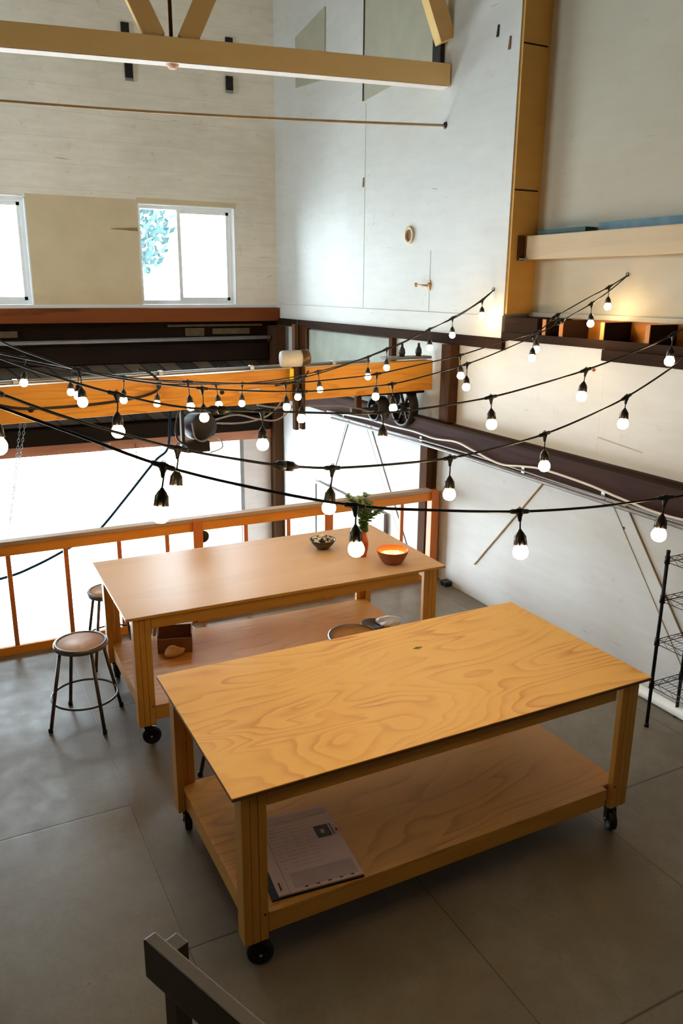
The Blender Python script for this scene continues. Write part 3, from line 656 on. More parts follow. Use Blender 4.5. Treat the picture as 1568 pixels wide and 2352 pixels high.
# chain and hose at the bright bay
t = thing('hoist_chain', 'thin steel chain hanging in the bright open bay at left', 'chain', (-.1, 8.15, 0))
def chain(a, b, n, name):
    m = MB()
    for k in range(n):
        c = a.lerp(b, (k+.5)/n); L = (b-a).length/n*.62; d = (b-a).normalized()
        s = Vector((1, 0, 0)) if k % 2 else Vector((0, 1, 0))
        ring = [c + d*L*math.cos(q) + s*.014*math.sin(q) for q in [i*PI/4 for i in range(8)]]
        m.tube(ring, .0045, 5, closed=True)
    m.build(name, M['hoist_chain'], t)
chain(Vector((.16, 0, 1.35)), Vector((-.14, 0, -.20)), 34, 'chain'); chain(Vector((.22, 0, 1.35)), Vector((-.10, .02, -.0)), 30, 'chain')
MB().tube(smooth_path([(2.05, 8.27, 1.45), (1.85, 7.6, 1.30), (1.646, 7.0, 1.067), (1.473, 7.0, .915), (1.1, 7.0, .50), (.749, 7.0, .126), (.56, 7.0, .02), (.37, 7.0, -.064), (-.048, 7.0, -.237), (-.448, 7.0, -.339), (-1.4, 7.0, -.42)]), .017, 8).build('hanging_hose', m_plain('blue_grey_hose', srgb(26, 52, 66), .6, spec=.1), label='blue-grey hose slanting down across the bright open bay', cat='hose')
MB().cyl((1.55, 8.352, .90), (1.55, 8.352, .36), .006, n=8).build('pull_cord', M['grey_pipe'], label='short thin pull cord hanging from the lintel in the open bay', cat='cord')
MB().box(1.12, 1.20, 8.33, 8.358, .84, .95, .004).build('door_bracket', M['silver'], label='small pale metal bracket on the lintel of the open bay', cat='bracket')
# foliage outside seen through the window
t = thing('garden_tree', 'blurred blue-green tree outside seen through the back window', 'tree', (4.2, 22, -2.62))
MB().cyl((0, 0, 0), (0, 0, 6.8), .10, .05, n=10).build('trunk', m_plain('pale_bark', srgb(168, 170, 166), .9), t)
m = MB(); rnd = random.Random(3)
for k in range(1600):
    u = rnd.uniform(-1, 1); th = rnd.uniform(0, 2*PI); rr = rnd.uniform(.35, 1)**.5; q = math.sqrt(1-u*u)
    c = Vector((q*math.cos(th)*1.9*rr, q*math.sin(th)*1.9*rr, 7.6+u*2.0*rr)); n = Vector((rnd.gauss(0, 1), rnd.gauss(0, 1), rnd.gauss(0, 1))).normalized(); a = n.orthogonal().normalized(); b = n.cross(a); s = rnd.uniform(.10, .2)
    m.quadface([c-a*s, c-b*s*.5, c+a*s, c+b*s*.5])
m.build('foliage', M['tree_leaf'], t)

# ================================================================== railing
t = thing('guard_railing', 'orange fir railing along the loft edge behind the back table', 'railing', (0, 4.0, 0))
RX0, RX1 = -4.95, 3.62
MB().box(RX0, RX1, -.005, .09, .97, 1.005, .004).build('rail_cap', m_wood('weathered_rail_cap', srgb(186, 158, 134), srgb(150, 118, 92), .5, 0, rings=4), t)
MB().box(RX0, RX1, .005, .043, .88, .969, .004).build('top_rail', M['rail_x'], t)
MB().box(RX0, RX1, .005, .043, .0, .075, .004).build('bottom_rail', M['rail_x'], t)
for x in (-.512, -.056, .39, .815, 1.564, 2.0, 2.84, 3.28, -.95, -1.39, -1.83, -2.7, -3.14, -3.58):
    MB().box(x-.019, x+.019, .012, .05, .07, .90, .003).build('baluster', M['rail_z'], t)
for x in (1.09, 2.415, 3.66, -2.26):
    MB().box(x-.045, x+.045, -.03, .06, 0, .985 if x < 3 else .99, .004).build('post', M['rail_z'], t)
MB().lathe([(0, -.012), (.055, -.012), (.06, 0), (.055, .012), (0, .012)], (1.165, .075, .80), 24, (0, 1, 0)).build('rail_knob', M['iron'], t)

# ================================================================== tables
H = .973
def make_table(top_mat, shelf_mat, label, group, W=2.436, D=1.219):
    t = thing('work_table', label, 'table', group=group)
    tm = MB(); tm.box(0, W, 0, D, H-.006, H, .0015); tm.build('tabletop', top_mat, t)
    e = MB(); e.box(.0008, W-.0008, .0008, D-.0008, H-.020, H-.0062); e.build('tabletop_edge', M['ply_edge'] if top_mat is M['ply_front'] else M['pine_x'], t)
    dx, dy, zb = .051, .035, .160
    z1 = H-.0205
    # aprons
    a = .089
    MB().box(dx+.118, W-dx-.165, dy+.002, dy+.040, z1-a, z1, .003).build('apron', M['pine_x'], t)
    MB().box(dx+.118, W-dx-.165, D-dy-.040, D-dy-.002, z1-a, z1, .003).build('apron', M['pine_x'], t)
    MB().box(dx+.040, dx+.078, dy+.042, D-dy-.042, z1-a, z1, .003).build('apron', M['pine_y'], t)
    MB().box(W-dx-.078, W-dx-.040, dy+.042, D-dy-.042, z1-a, z1, .003).build('apron', M['pine_y'], t)
    # legs: wide board facing the long side, narrow board round the corner, inner block
    for sx in (0, 1):
        for sy in (0, 1):
            l = MB()
            def bx(x0, x1, y0, y1, za, zc):
                X = (x0, x1) if sx == 0 else (W-x1, W-x0); Y = (y0, y1) if sy == 0 else (D-y1, D-y0)
                l.box(X[0], X[1], Y[0], Y[1], za, zc, .003)
            bx(dx+.0395, dx+.074, dy, dy+.038, zb, z1)          # face boards
            bx(dx+.0765, dx+.116, dy+.001, dy+.038, zb, z1)
            bx(dx, dx+.038, dy, dy+.089, zb, z1)               # return
            bx(dx+.042, dx+.078, dy+.039, dy+.100, zb, .24)
            lg = l.build('leg', M['pine_z'], t)
            # caster
            cx = (dx+.062) if sx == 0 else W-dx-.062; cyy = (dy+.055) if sy == 0 else D-dy-.055
            c = MB(); c.box(cx-.04, cx+.04, cyy-.04, cyy+.04, zb-.008, zb, .002)
            ang = (-.30, 1.3, -2.0, .4)[sx*2+sy]; ux, uy = math.cos(ang), math.sin(ang)
            o2 = Vector((cx+ux*.028, cyy+uy*.028, .0645))
            for s in (-1, 1):
                p0 = Vector((cx-uy*.027*s, cyy+ux*.027*s, zb-.008)); p1 = o2 + Vector((-uy*.027*s, ux*.027*s, 0))
                c.beam(p0, p1, .046, .004, up=(-uy, ux, 0))
            ca = c.build('caster', M['black_metal'], t)
            w = MB(); w.lathe([(0, -.008), (.014, -.019), (.044, -.013), (.050, -.022), (.061, -.018), (.0645, 0), (.061, .018), (.050, .022), (.044, .013), (.014, .019), (0, .008)], o2, 28, (-uy, ux, 0))
            w.build('wheel', M['rubber'], ca)
            b = MB(); b.lathe([(0, -.034), (.007, -.034), (.008, -.030), (.008, .030), (.007, .034), (0, .034)], o2, 12, (-uy, ux, 0)); b.build('axle_bolt', M['silver'], ca)
    # lower shelf on stretchers
    MB().box(dx+.036, W-dx-.036, dy+.039, D-dy-.039, .286, .303, .0015).build('shelf', shelf_mat, t)
    s = MB(); s.box(dx+.118, W-dx-.162, dy, dy+.038, .286, .303, .001); s.build('shelf_lip', shelf_mat, t)
    MB().box(dx+.117, W-dx-.161, dy+.001, dy+.039, .197, .285, .003).build('stretcher', M['pine_x'], t)
    MB().box(dx+.117, W-dx-.161, D-dy-.039, D-dy-.001, .197, .285, .003).build('stretcher', M['pine_x'], t)
    MB().box(dx+.036, dx+.074, dy+.102, D-dy-.102, .197, .285, .003).build('stretcher', M['pine_y'], t)
    MB().box(W-dx-.074, W-dx-.036, dy+.102, D-dy-.102, .197, .285, .003).build('stretcher', M['pine_y'], t)
    for x in (W*.33, W*.66): MB().box(x-.019, x+.019, dy+.04, D-dy-.04, .197, .285).build('stretcher', M['pine_y'], t)
    # screws
    for x in (dx+.10, W-dx-.10):
        MB().lathe([(0, .001), (.005, .001), (.006, 0)], (x, dy-.0005, .30), 10, (0, -1, 0)).build('screw', M['iron'], t)
    return t
t1 = make_table(M['ply_front'], M['ply_shelf'], 'front plywood work table with strong orange grain and an open lower shelf', 'pair of plywood work tables on casters')
t2 = make_table(M['ply_back'], M['ply_shelf'], 'back plywood work table with smooth pale top holding the bowls and vase', 'pair of plywood work tables on casters')
t2.location = (.0172, 2.06, 0); t2.rotation_euler = (0, 0, -.0142)
# leaf on the front table
m = MB(); m.hexa([(1.44, .885, .9735), (1.47, .872, .9735), (1.505, .882, .9735), (1.47, .896, .9735), (1.445, .886, .976), (1.47, .876, .979), (1.50, .882, .976), (1.47, .892, .979)])
m.build('fallen_leaf', M['leaf'], label='single small dark green leaf lying on the front table', cat='leaf')

# newspaper on the lower shelf
def sheet(name, P, z, th, mat, par=None, **k):
    return MB().hexa([(x, y, z) for x, y in P] + [(x, y, z+th) for x, y in P]).build(name, mat, par, **k)
t = thing('portfolio_folder', 'black folder lying under the newspaper on the front table shelf', 'folder', (.48, .35, .303))
def S4(x0, x1, y0, y1):   # rectangle in the newspaper's own frame
    return [(x0, y0), (x1, y0), (x1, y1), (x0, y1)]
t.rotation_euler = (0, 0, -.10)
sheet('cover', S4(-.245, .212, -.29, .270), 0, .010, M['rubber'], t)
t = thing('newspaper', 'folded newspaper with small dark picture on the lower shelf of front table', 'newspaper', (.48, .35, .314), -.10)
for k in range(3): sheet('page', S4(-.213+.001*k, .215-.002*k, -.285+.001*k, .285-.001*k), k*.0022, .002, M['paper'], t)
zt = .0068
sheet('picture', S4(.095, .172, .03, .125), zt, .0004, M['ink'], t)
a = MB()
a.hexa([(x, y, zt+.0004) for x, y in S4(.122, .142, .06, .092)] + [(x, y, zt+.0007) for x, y in S4(.122, .142, .06, .092)]); a.build('picture_figure', M['ink_pale'], t)
sheet('headline', S4(.180, .186, .035, .125), zt, .0003, M['ink'], t); sheet('headline', S4(.192, .195, .03, .11), zt, .0003, M['ink_pale'], t)
sheet('headline', S4(.200, .209, .055, .075), zt, .0003, M['ink'], t)
sheet('print_band', S4(-.205, .205, .215, .265), zt, .0003, M['paper_tint'], t)
sheet('print_band', S4(-.125, .195, -.262, -.16), zt, .0003, M['paper_tint'], t)
a = MB(); rnd = random.Random(5)
for r in range(13):
    y = .20 - r*.027
    for c in range(4):
        x0 = -.145+c*.058; x1 = x0+rnd.uniform(.03, .052)
        if x1 > .085 and .02 < y < .14: continue
        P = S4(x0, x1, y, y+.002); a.hexa([(x, yy, zt) for x, yy in P] + [(x, yy, zt+.0003) for x, yy in P])
a.build('text_lines', M['ink_pale'], t)
sheet('fold_line', S4(-.158, -.154, -.28, .28), zt, .0003, M['ink_pale'], t)
sheet('headline', S4(-.195, -.187, -.255, -.20), zt, .0003, M['ink'], t); sheet('headline', S4(-.180, -.177, -.25, -.21), zt, .0003, M['ink_pale'], t)
for k in range(5): sheet('footer_mark', S4(-.08+k*.058, -.063+k*.058, -.272, -.264), zt, .0003, M['ink'], t)

# ================================================================== stools
def make_stool(label, seat_mat):
    t = thing('metal_stool', label, 'stool', group='round steel stools around the tables')
    s = MB(); s.lathe([(0, .603), (.155, .603), (.160, .606), (.158, .609), (0, .609)], n=48); s.build('seat', seat_mat, t)
    r = MB(); r.lathe([(.160, .600), (.160, .612), (.172, .617), (.183, .612), (.186, .598), (.184, .582), (.176, .578), (.17, .59), (0, .592)], n=48); r.build('seat_rim', M['rim_steel'], t)
    def leg_at(k, z):
        a = PI/4 + k*PI/2; f = (0.60-z)/.60
        R_ = .150 + (.272-.150)*f
        return Vector((R_*math.cos(a), R_*math.sin(a), z))
    for k in range(4):
        l = MB(); l.tube([leg_at(k, .590), leg_at(k, .02)], .0125, 12); lg = l.build('leg', M['steel'], t)
        f = MB(); p = leg_at(k, 0); f.lathe([(0, 0), (.016, 0), (.016, .022), (.013, .03), (0, .03)], p, 14); f.build('foot_cap', M['rubber'], lg)
    zr = .20; R_ = .150 + .122*(.60-zr)/.60
    MB().torus((0, 0, zr), R_-.004, .0085, n=56).build('foot_ring', M['steel'], t)
    return t
s1 = make_stool('steel stool with a tan hardboard seat standing alone left of the tables', M['hardboard'])
s1.location = (-.184, 2.665, 0); s1.rotation_euler = (0, 0, math.radians(-29))
def place(src, loc, rz, label):
    c = copy_tree(src); c.location = loc; c.rotation_euler = (0, 0, rz); c['label'] = label; return c
s2 = make_stool('amber-seated steel stool peeking out from behind the back table left corner', M['hardboard_dark'])
s2.location = (.205, 3.58, 0)
place(s2, (1.60, 1.925, 0), 0, 'amber-seated steel stool tucked between the tables, upper rim showing above front table')
place(s2, (.585, 1.515, 0), .38, 'steel stool hidden behind the front table, one leg showing beside its left legs')
place(s1, (.63, 3.43, 0), 0, 'steel stool behind the back table, glimpsed between its left legs')

# ================================================================== things on the back table
ZT = H
# dark bowl of nuts
t = thing('nut_bowl', 'small dark glazed bowl heaped with white and brown pieces on back table', 'bowl', (1.785, 2.815, ZT+.0005))
MB().lathe([(0, 0), (.048, 0), (.052, .006), (.085, .040), (.108, .078), (.104, .080), (.080, .045), (.045, .014), (0, .012)], n=40).build('bowl', M['bowl_dark'], t)
rnd = random.Random(11); mats = (M['stone_white'], M['stone_tan'], M['stone_dark'])
for k in range(64):
    a = rnd.uniform(0, 2*PI); R_ = .088*math.sqrt(rnd.random()); h = .066 + .028*(1-(R_/.09)**2) + rnd.uniform(-.004, .006)
    s = rnd.uniform(.009, .017)
    m = MB(); c = Vector((1.785+R_*math.cos(a), 2.815+R_*math.sin(a), ZT+h)); ax = Vector((rnd.gauss(0, 1), rnd.gauss(0, 1), rnd.gauss(0, .5)))
    m.lathe([(0, -s), (s*.55, -s*.7), (s*.8, 0), (s*.5, s*.75), (0, s)], c, 8, ax)
    j = rnd.choice((0, 0, 1, 1, 2))
    m.build('nut', mats[j], label=('chalk-white piece heaped in the dark bowl', 'tan nut heaped in the dark bowl', 'dark brown nut heaped in the dark bowl')[j], cat='nut', group=('white pieces in the bowl', 'tan nuts in the bowl', 'dark nuts in the bowl')[j])
# orange bowl; added glowing disc and beads stand in for bulb light inside
t = thing('glowing_bowl', 'ribbed orange-brown clay bowl with an added glow inside on back table right end', 'bowl', (2.118, 2.265, ZT+.0005))
prof = [(0, 0), (.066, 0), (.070, .005)]
for k in range(9):
    z = .012+k*.0105; R_ = .073+.053*((z-.006)/.1)**.75
    prof += [(R_+.0016, z), (R_-.0006, z+.005)]
b = MB(); b.lathe(prof + [(.126, .104)], n=56); b.build('outer_wall', M['bowl_brown'], t)
b = MB(); b.lathe([(.126, .104), (.1265, .107), (.121, .107), (.104, .072), (.08, .035), (0, .026)], n=56); b.build('inner_glaze', m_plain('orange_glaze', srgb(240, 110, 30), .3, var=.05), t)
b = MB(); b.lathe([(0, .070), (.100, .069), (.1015, .066), (0, .064)], n=48); b.build('glow_disc', m_emit('bowl_glow', (1, .62, .22, 1), 1.3, (.9, .75, .45, 1)), t)  # emissive disc added to brighten the bowl's inside
for k in range(3):
    a = k*2*PI/3+.3; c = (.055*math.cos(a), .055*math.sin(a), .071)
    f = MB(); f.lathe([(0, .001), (.004, .003), (.005, .007), (.003, .012), (0, .016)], c, 12); f.build('glow_bead', m_emit('bead_glow', (1, .62, .22, 1), 260), t)
# vase with eucalyptus
t = thing('bottle_vase', 'slim terracotta bottle vase standing on the back table', 'vase', (1.985, 2.50, ZT+.0005))
MB().lathe([(0, 0), (.026, 0), (.030, .01), (.040, .06), (.044, .10), (.040, .14), (.028, .18), (.020, .205), (.022, .225), (.019, .225), (.016, .205), (0, .19)], n=32).build('vase', M['terracotta'], t)
t = thing('leafy_sprigs', 'bunch of green leafy sprigs standing in the terracotta vase', 'sprigs', (1.985, 2.50, ZT+.22))
rnd = random.Random(21)
rv = Vector((.889, -.458, 0)); fv = Vector((.458, .889, 0))
tips = [(-.085, .02, .235), (-.13, .03, .26), (-.03, -.02, .245), (.02, .03, .27), (.05, -.02, .22), (.12, .0, .15), (.16, .02, .17), (.03, .04, .15), (-.05, .05, .19), (.07, -.05, .19)]
for i, (rx, fy, hz) in enumerate(tips):
    end = rv*rx + fv*fy + Vector((0, 0, hz)); mid = rv*rx*.25 + fv*fy*.3 + Vector((0, 0, hz*.5)); st = Vector((0, 0, -.06)) + rv*rx*.02
    path = smooth_path([st, Vector((0, 0, 0)) + rv*rx*.04, mid, end], 6)
    m = MB(); m.tube(path, [.0028]*(len(path)-1)+[.001], 6); sp = m.build('stem', M['stem'], t)
    lf = MB()
    n0 = int(len(path)*.30)
    for j in range(n0, len(path)):
        for s in (-1, 1):
            for rep in range(3):
                p = path[j] + Vector((rnd.gauss(0, .004), rnd.gauss(0, .004), rnd.gauss(0, .006)))
                an = rnd.uniform(0, 2*PI); d = Vector((math.cos(an), math.sin(an), rnd.uniform(-.1, .8))).normalized()
                L = rnd.uniform(.026, .044); w = L*.44; sd = d.cross(Vector((0, 0, 1))).normalized(); up = sd.cross(d)*.004
                q = [p, p+d*L*.35+sd*w+up, p+d*L*.75+sd*w*.7+up, p+d*L, p+d*L*.75-sd*w*.7+up, p+d*L*.35-sd*w+up]
                lf.quadface(q)
    lf.build('leaves', M['leaf'] if i % 3 else M['leaf2'], sp, )
# things on the back table's lower shelf
t = thing('cardboard_box', 'brown open box on the lower shelf of the back table', 'box', (.40, 2.86, .3035), -.30)
a = MB(); a.box(0, .26, 0, .20, 0, .006); a.box(0, .26, 0, .006, 0, .12); a.box(0, .26, .194, .20, 0, .15); a.box(0, .006, .006, .194, 0, .15); a.box(.254, .26, .006, .194, 0, .15)
a.build('box', M['cardboard'], t)
a = MB(); a.quadface([(0, .20, .15), (.26, .20, .15), (.27, .28, .13), (-.01, .28, .13)]); a.build('flap', M['cardboard'], t)
def lump(name, c, R3, mat, seed, amp=.25, parent=None, **k):
    m = MB(); bm = bmesh.new(); bmesh.ops.create_icosphere(bm, subdivisions=3, radius=1)
    rn = random.Random(seed); dirs = [Vector((rn.gauss(0, 1), rn.gauss(0, 1), rn.gauss(0, 1))).normalized() for _ in range(9)]
    for v in bm.verts:
        f = 1 + amp*sum(math.sin(5*v.co.dot(d)+i) for i, d in enumerate(dirs))/5
        p = v.co*f; v.co = Vector((c[0]+p.x*R3[0], c[1]+p.y*R3[1], max(c[2]-R3[2]*.7, c[2]+p.z*R3[2])))
    m._merge(bm, True); return m.build(name, mat, parent, **k)
lump('tan_cloth', (.50, 2.76, .345), (.075, .045, .045), M['cloth'], 4, label='crumpled tan cloth in front of the brown box', cat='cloth')
lump('plastic_bag', (2.28, 2.55, .335), (.10, .08, .035), M['bag'], 9, .35, label='crumpled clear plastic bag on the back table shelf behind the front table', cat='bag')
t = thing('black_pan', 'small dark round pan beside the plastic bag on the back table shelf', 'pan', (2.13, 2.57, .304))
MB().lathe([(0, 0), (.085, 0), (.10, .04), (.096, .04), (.08, .008), (0, .008)], n=32).build('pan', m_plain('slate_metal', srgb(96, 98, 116), .4, .3), t)
lump('wrapped_bundle', (.30, 2.85, .355), (.05, .05, .07), M['bowl_brown'], 14, .3, label='small brown wrapped bundle left of the box on the back shelf', cat='bundle')

# ================================================================== wire shelving
t = thing('wire_shelving', 'black wire shelving unit against the right wall at the frame edge', 'shelving', (3.39, .777, 0))
LY, LX, PH = 1.20, .30, 1.325
for (x, y) in ((0, 0), (LX, 0), (0, -LY), (LX, -LY)):
    m = MB(); m.cyl((x, y, .02), (x, y, PH), .0125, n=14); p = m.build('post', M['black_metal'], t)
    MB().lathe([(0, 0), (.017, 0), (.017, .022), (.012, .03), (0, .03)], (x, y, 0), 12).build('foot', M['rubber'], p)
    MB().lathe([(.013, PH-.005), (.015, PH), (.013, PH+.012), (0, PH+.014)], (x, y, 0), 12).build('cap', M['rubber'], p)
for z in (.335, .665, .985, 1.27):
    s = MB()
    for (x, y) in ((0, 0), (LX, 0), (0, -LY), (LX, -LY)): s.lathe([(.013, -.03), (.019, -.028), (.017, .025), (.013, .028)], (x, y, z), 12)
    for dz in (.018, -.018):
        for (a, b) in (((0, 0), (LX, 0)), ((0, -LY), (LX, -LY)), ((0, 0), (0, -LY)), ((LX, 0), (LX, -LY))):
            s.cyl((a[0], a[1], z+dz), (b[0], b[1], z+dz), .0028, n=6)
    for x in (0, LX):
        n = 24; s.tube([(x, -LY*k/n, z+(.018 if k % 2 else -.018)) for k in range(n+1)], .0018, 5)
    for y in (0, -LY):
        n = 8; s.tube([(LX*k/n, y, z+(.018 if k % 2 else -.018)) for k in range(n+1)], .0018, 5)
    for k in range(1, 40): s.cyl((0, -LY*k/40, z+.021), (LX, -LY*k/40, z+.021), .0014, n=5)
    for x in (.10, .20): s.cyl((x, 0, z+.017), (x, -LY, z+.017), .0025, n=6)
    s.build('shelf', M['black_metal'], t)

# ================================================================== foreground handrail
t = thing('stair_railing', 'dark stained wooden guard rail with a post in the foreground', 'railing', (-.492, -.592, 0))
d = Vector((.183, -.449, 0)).normalized(); n = Vector((-d.y, d.x, 0))
if n.dot(Vector((.889, -.458, 0))) < 0: n = -n
# rail board on edge, near face toward the stairs
m = MB(); m.beam(Vector((0, 0, .925)), d*2.6 + Vector((0, 0, .925)), .048, .148, .005); m.build('rail_board', M['black_wood'], t)
p0 = d*.065 + n*.052
m = MB(); m.beam(Vector((p0.x, p0.y, 0)), Vector((p0.x, p0.y, .975)), .062, .062, .004, up=tuple(d)); m.build('post', M['black_wood'], t)
p1 = d*2.3 + n*.052
m = MB(); m.beam(Vector((p1.x, p1.y, 0)), Vector((p1.x, p1.y, .975)), .062, .062, .004, up=tuple(d)); m.build('post', M['black_wood'], t)

# ================================================================== string lights
STR={
 'A':([(-1.046,-0.378,2.822),(-0.835,-0.412,2.743),(-0.754,-0.425,2.706),(-0.563,-0.456,2.620),(-0.338,-0.492,2.519),(-0.066,-0.536,2.432),(0.247,-0.586,2.353),(0.526,-0.631,2.316),(0.839,-0.682,2.287),(1.146,-0.731,2.280),(1.436,-0.778,2.292),(1.513,-0.791,2.295),(1.768,-0.832,2.332),(2.066,-0.880,2.407)],
   [(-0.338,-0.492,2.519),(0.247,-0.586,2.353),(0.839,-0.682,2.287),(1.436,-0.778,2.292)],
   [(-0.368,-0.518,2.387),(0.238,-0.622,2.224),(0.833,-0.720,2.157),(1.396,-0.797,2.166)]),
 'B':([(-1.091,-0.325,2.863),(-0.949,-0.305,2.815),(-0.762,-0.278,2.733),(-0.601,-0.255,2.658),(-0.436,-0.232,2.590),(-0.212,-0.201,2.508),(0.030,-0.167,2.440),(0.197,-0.143,2.400),(0.402,-0.114,2.367),(0.688,-0.074,2.347),(0.998,-0.030,2.337),(1.298,0.012,2.353),(1.577,0.051,2.383),(1.861,0.092,2.437),(2.160,0.134,2.512),(2.536,0.187,2.649),(2.868,0.233,2.807),(3.334,0.299,3.047)],
   [(-0.762,-0.278,2.733),(-0.212,-0.201,2.508),(0.402,-0.114,2.367),(0.998,-0.030,2.337),(1.577,0.051,2.383),(2.160,0.134,2.512)],
   [(-0.763,-0.323,2.588),(-0.243,-0.228,2.372),(0.367,-0.141,2.227),(0.980,-0.066,2.194),(1.565,0.014,2.246),(2.130,0.112,2.395)]),
 'C':([(-0.943,0.550,2.892),(-0.670,0.536,2.759),(-0.475,0.526,2.681),(-0.253,0.515,2.605),(-0.033,0.504,2.547),(0.161,0.495,2.520),(0.359,0.485,2.504),(0.685,0.468,2.477),(0.951,0.455,2.464),(1.232,0.441,2.478),(1.547,0.425,2.509),(1.842,0.410,2.562),(2.129,0.396,2.623),(2.478,0.379,2.717),(2.712,0.367,2.796),(2.934,0.356,2.893),(3.242,0.340,3.046)],
   [(-0.253,0.515,2.605),(0.359,0.485,2.504),(0.951,0.455,2.464),(1.547,0.425,2.509),(2.129,0.396,2.623),(2.712,0.367,2.796)],
   [(-0.267,0.478,2.466),(0.344,0.450,2.369),(0.935,0.430,2.356),(1.542,0.389,2.385),(2.090,0.377,2.498),(2.675,0.344,2.663)]),
 'D':([(-0.862,1.517,2.854),(-0.491,1.554,2.711),(-0.217,1.582,2.602),(0.095,1.613,2.527),(0.455,1.649,2.469),(0.772,1.681,2.435),(1.112,1.715,2.411),(1.446,1.749,2.410),(1.787,1.783,2.419),(2.113,1.816,2.465),(2.428,1.847,2.522),(2.742,1.879,2.601),(3.062,1.911,2.697),(3.387,1.944,2.820),(3.652,1.970,2.927),(3.857,1.991,3.028),(4.050,2.010,3.144)],
   [(-0.217,1.582,2.602),(0.455,1.649,2.469),(1.112,1.715,2.411),(1.787,1.783,2.419),(2.428,1.847,2.522),(3.062,1.911,2.697),(3.652,1.970,2.927)],
   [(-0.221,1.531,2.433),(0.450,1.599,2.300),(1.080,1.680,2.249),(1.782,1.739,2.273),(2.407,1.811,2.373),(3.030,1.881,2.549),(3.632,1.936,2.786)]),
 'E':([(-0.861,2.602,2.711),(-0.517,2.561,2.624),(-0.078,2.508,2.519),(0.255,2.468,2.452),(0.601,2.426,2.419),(0.947,2.384,2.396),(1.267,2.346,2.386),(1.664,2.298,2.407),(1.945,2.264,2.432),(2.303,2.221,2.495),(2.606,2.184,2.551),(2.946,2.143,2.642),(3.252,2.106,2.715),(3.413,2.087,2.825),(3.654,2.058,2.948),(3.876,2.031,3.050),(4.050,2.010,3.144)],
   [(-0.078,2.508,2.519),(0.601,2.426,2.419),(1.267,2.346,2.386),(1.945,2.264,2.432),(2.606,2.184,2.551),(3.252,2.106,2.715),(3.876,2.031,3.050)],
   [(-0.101,2.471,2.363),(0.606,2.375,2.266),(1.262,2.301,2.235),(1.916,2.231,2.282),(2.601,2.143,2.412),(3.239,2.079,2.606),(3.853,1.998,2.910)]),
 'F':([(-1.086,3.058,2.796),(-0.732,3.076,2.668),(-0.324,3.096,2.548),(-0.007,3.112,2.465),(0.335,3.129,2.392),(0.676,3.146,2.337),(1.036,3.164,2.306),(1.420,3.183,2.294),(1.748,3.200,2.313),(2.093,3.217,2.383),(2.410,3.233,2.464),(2.740,3.249,2.564),(3.039,3.264,2.684),(3.340,3.279,2.789),(3.614,3.293,2.928),(3.749,3.300,3.024)],
   [(-0.324,3.096,2.548),(0.335,3.129,2.392),(1.036,3.164,2.306),(1.748,3.200,2.313),(2.410,3.233,2.464),(3.039,3.264,2.684),(3.614,3.293,2.928)],
   [(-0.367,3.062,2.372),(0.306,3.090,2.219),(1.051,3.111,2.162),(1.725,3.168,2.176),(2.390,3.191,2.301),(3.028,3.223,2.533),(3.600,3.264,2.814)]),
 'G':([(-1.124,3.691,2.624),(-0.582,3.647,2.538),(0.038,3.598,2.410),(0.349,3.573,2.341),(0.685,3.546,2.282),(1.025,3.518,2.266),(1.372,3.491,2.260),(1.726,3.462,2.287),(2.038,3.437,2.339),(2.359,3.411,2.411),(2.681,3.386,2.516),(3.007,3.360,2.635),(3.327,3.334,2.776),(3.551,3.316,2.890),(3.749,3.300,3.024)],
   [(0.038,3.598,2.410),(0.685,3.546,2.282),(1.372,3.491,2.260),(2.038,3.437,2.339),(2.681,3.386,2.516),(3.327,3.334,2.776)],
   [(0.019,3.557,2.252),(0.656,3.516,2.139),(1.347,3.455,2.108),(2.044,3.389,2.197),(2.662,3.346,2.358),(3.310,3.298,2.633)]),
}

NAMES = {'A': 'nearest string of bulbs, hanging lowest over the front table',
 'B': 'second nearest string of bulbs, with a plug joint left of its middle',
 'C': 'string of bulbs sagging across the middle, just behind the two lowest strings',
 'D': 'string of bulbs ending at the upper right hook, nearer strand of the pair',
 'E': 'string of bulbs ending at the upper right hook, farther strand of the pair',
 'F': 'string of bulbs ending at the hook on the white pier, nearer strand of the pair',
 'G': 'farthest string of bulbs, ending at the hook on the white pier'}
ANCH = {'A': ((4.05, -1.20, 3.10), (-4.99, .25, 4.1)), 'B': ((4.05, .40, 3.42), (-4.99, -.87, 4.2)), 'C': ((4.05, .30, 3.46), (-4.99, .76, 4.2)),
 'D': (None, (-4.99, 1.10, 4.1)), 'E': (None, (-4.99, 3.10, 4.0)), 'F': (None, (-4.99, 2.86, 4.0)), 'G': (None, (-4.99, 4.00, 3.9))}
PLUG = {'B': (.197, -.143, 2.400), 'C': (.161, .495, 2.520), 'E': (3.413, 2.087, 2.810), 'D': (3.30, 1.935, 2.79)}
socket_bm = [(0.0, 0), (.005, 0), (.007, -.005), (.013, -.012), (.0185, -.022), (.0205, -.034), (.0212, -.054), (.018, -.054), (0, -.050)]
bulb_prof = [(.0, -.048), (.014, -.048), (.017, -.056), (.023, -.065), (.0268, -.076), (.0262, -.087), (.0215, -.097), (.012, -.104), (0, -.106)]
def profile_shape(prof, n, ribs=False):
    m = MB(); m.lathe(prof, n=n)
    if ribs:
        for k in range(8):
            a = 2*PI*k/8; m.beam((.018*math.cos(a), .018*math.sin(a), -.022), (.0212*math.cos(a), .0212*math.sin(a), -.0545), .005, .004, up=(math.cos(a), math.sin(a), 0))
    return m
sock_mesh = None
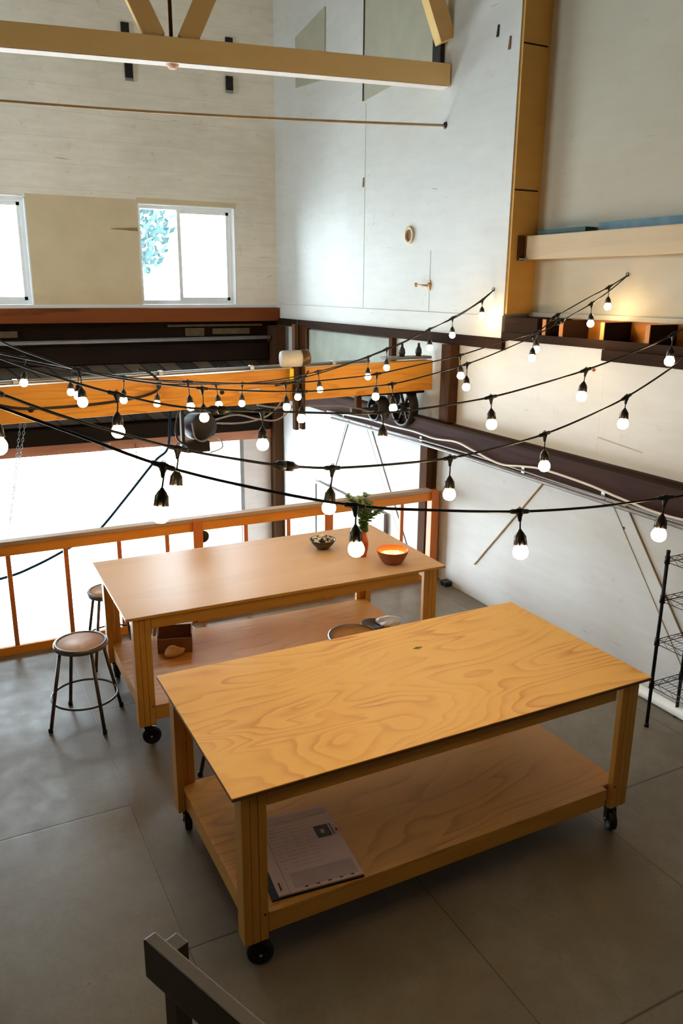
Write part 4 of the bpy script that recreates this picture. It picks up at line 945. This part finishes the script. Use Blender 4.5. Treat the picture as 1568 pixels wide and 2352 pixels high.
for key in STR:
    cable, junc, bulbs = STR[key]
    o0 = Vector(junc[0])
    t = thing('string_light', NAMES[key], 'string light', tuple(o0), group='strings of warm bulbs over the tables')
    pts = [Vector(p) for p in cable]
    L, Rr = ANCH[key][1], ANCH[key][0]
    ext = []
    if L:
        a = Vector(L); b = pts[0]
        for q in (0, .25, .5, .75):
            p = a.lerp(b, q); p.z -= (a.z-b.z)*.35*math.sin(PI*q)*.8; ext.append(p)
    pts = ext + pts
    if Rr: pts.append(Vector(Rr))
    path = smooth_path(pts, 5)
    MB().tube([p-o0 for p in path], .0048, 8).build('cable', M['cable'], t)
    e = path[-1]-o0
    MB().torus(e+Vector((-.012, 0, 0)), .014, .003, (0, 1, 0), 16, 6).build('wall_hook', M['iron'], t)
    if key in PLUG:
        p = min(path, key=lambda v: (v-Vector(PLUG[key])).length); i = path.index(p); dd = (path[i+1]-path[i-1]).normalized()
        c = p - o0
        m = MB(); m.lathe([(0, -.055), (.007, -.055), (.010, -.04), (.017, -.03), (.018, -.004), (.014, -.002), (.014, .002), (.019, .004), (.018, .03), (.010, .042), (.007, .055), (0, .055)], c, 14, dd)
        m.build('plug_joint', M['cable'], t)
    for J, B in zip(junc, bulbs):
        j = Vector(J)-o0; b = Vector(B)-o0
        base = min(path, key=lambda v: (v-Vector(J)).length)-o0
        i = min(range(len(path)), key=lambda k: (path[k]-Vector(J)).length)
        dd = (path[min(i+1, len(path)-1)]-path[i-1]).normalized()
        down = (b-base); tilt = Vector((down.x*.6, down.y*.6, down.z)).normalized()
        L_ = max(.128, min(.160, down.length))
        top = base + tilt*(L_-.074)                     # top of the socket: bulb centre sits .074 below it
        m = MB()
        # T-shaped moulded junction on the cable, and the drop cord
        m.lathe([(0, -.036), (.0065, -.036), (.0085, -.030), (.0085, -.016), (.012, -.004), (.012, .004), (.0085, .016), (.0085, .030), (.0065, .036), (0, .036)], base, 12, dd)
        m.lathe([(.014, 0), (.0125, .009), (.008, .020), (.0055, .034), (.003, .036)], base, 10, tilt)
        m.torus(base-tilt*.011, .005, .0016, (0, 1, 0), 10, 5)
        side = Vector((.5, .3, 0))*.006
        m.tube([base+tilt*.02, base.lerp(top, .6)+side, top], .003, 6)
        cord = m.build('drop_cord', M['cable'], t)
        rot = Vector((0, 0, -1)).rotation_difference(tilt).to_matrix().to_4x4()
        if sock_mesh is None:
            s = profile_shape(socket_bm, 18, True).build('socket', M['socket'], t)
            bu = profile_shape(bulb_prof, 18).build('bulb', M['bulb'], s)
            sock_mesh, bulb_mesh = s.data, bu.data
        else:
            s = bpy.data.objects.new('socket', sock_mesh); COL.objects.link(s); s.parent = t
            bu = bpy.data.objects.new('bulb', bulb_mesh); COL.objects.link(bu); bu.parent = s
        s.matrix_local = Matrix.Translation(top) @ rot
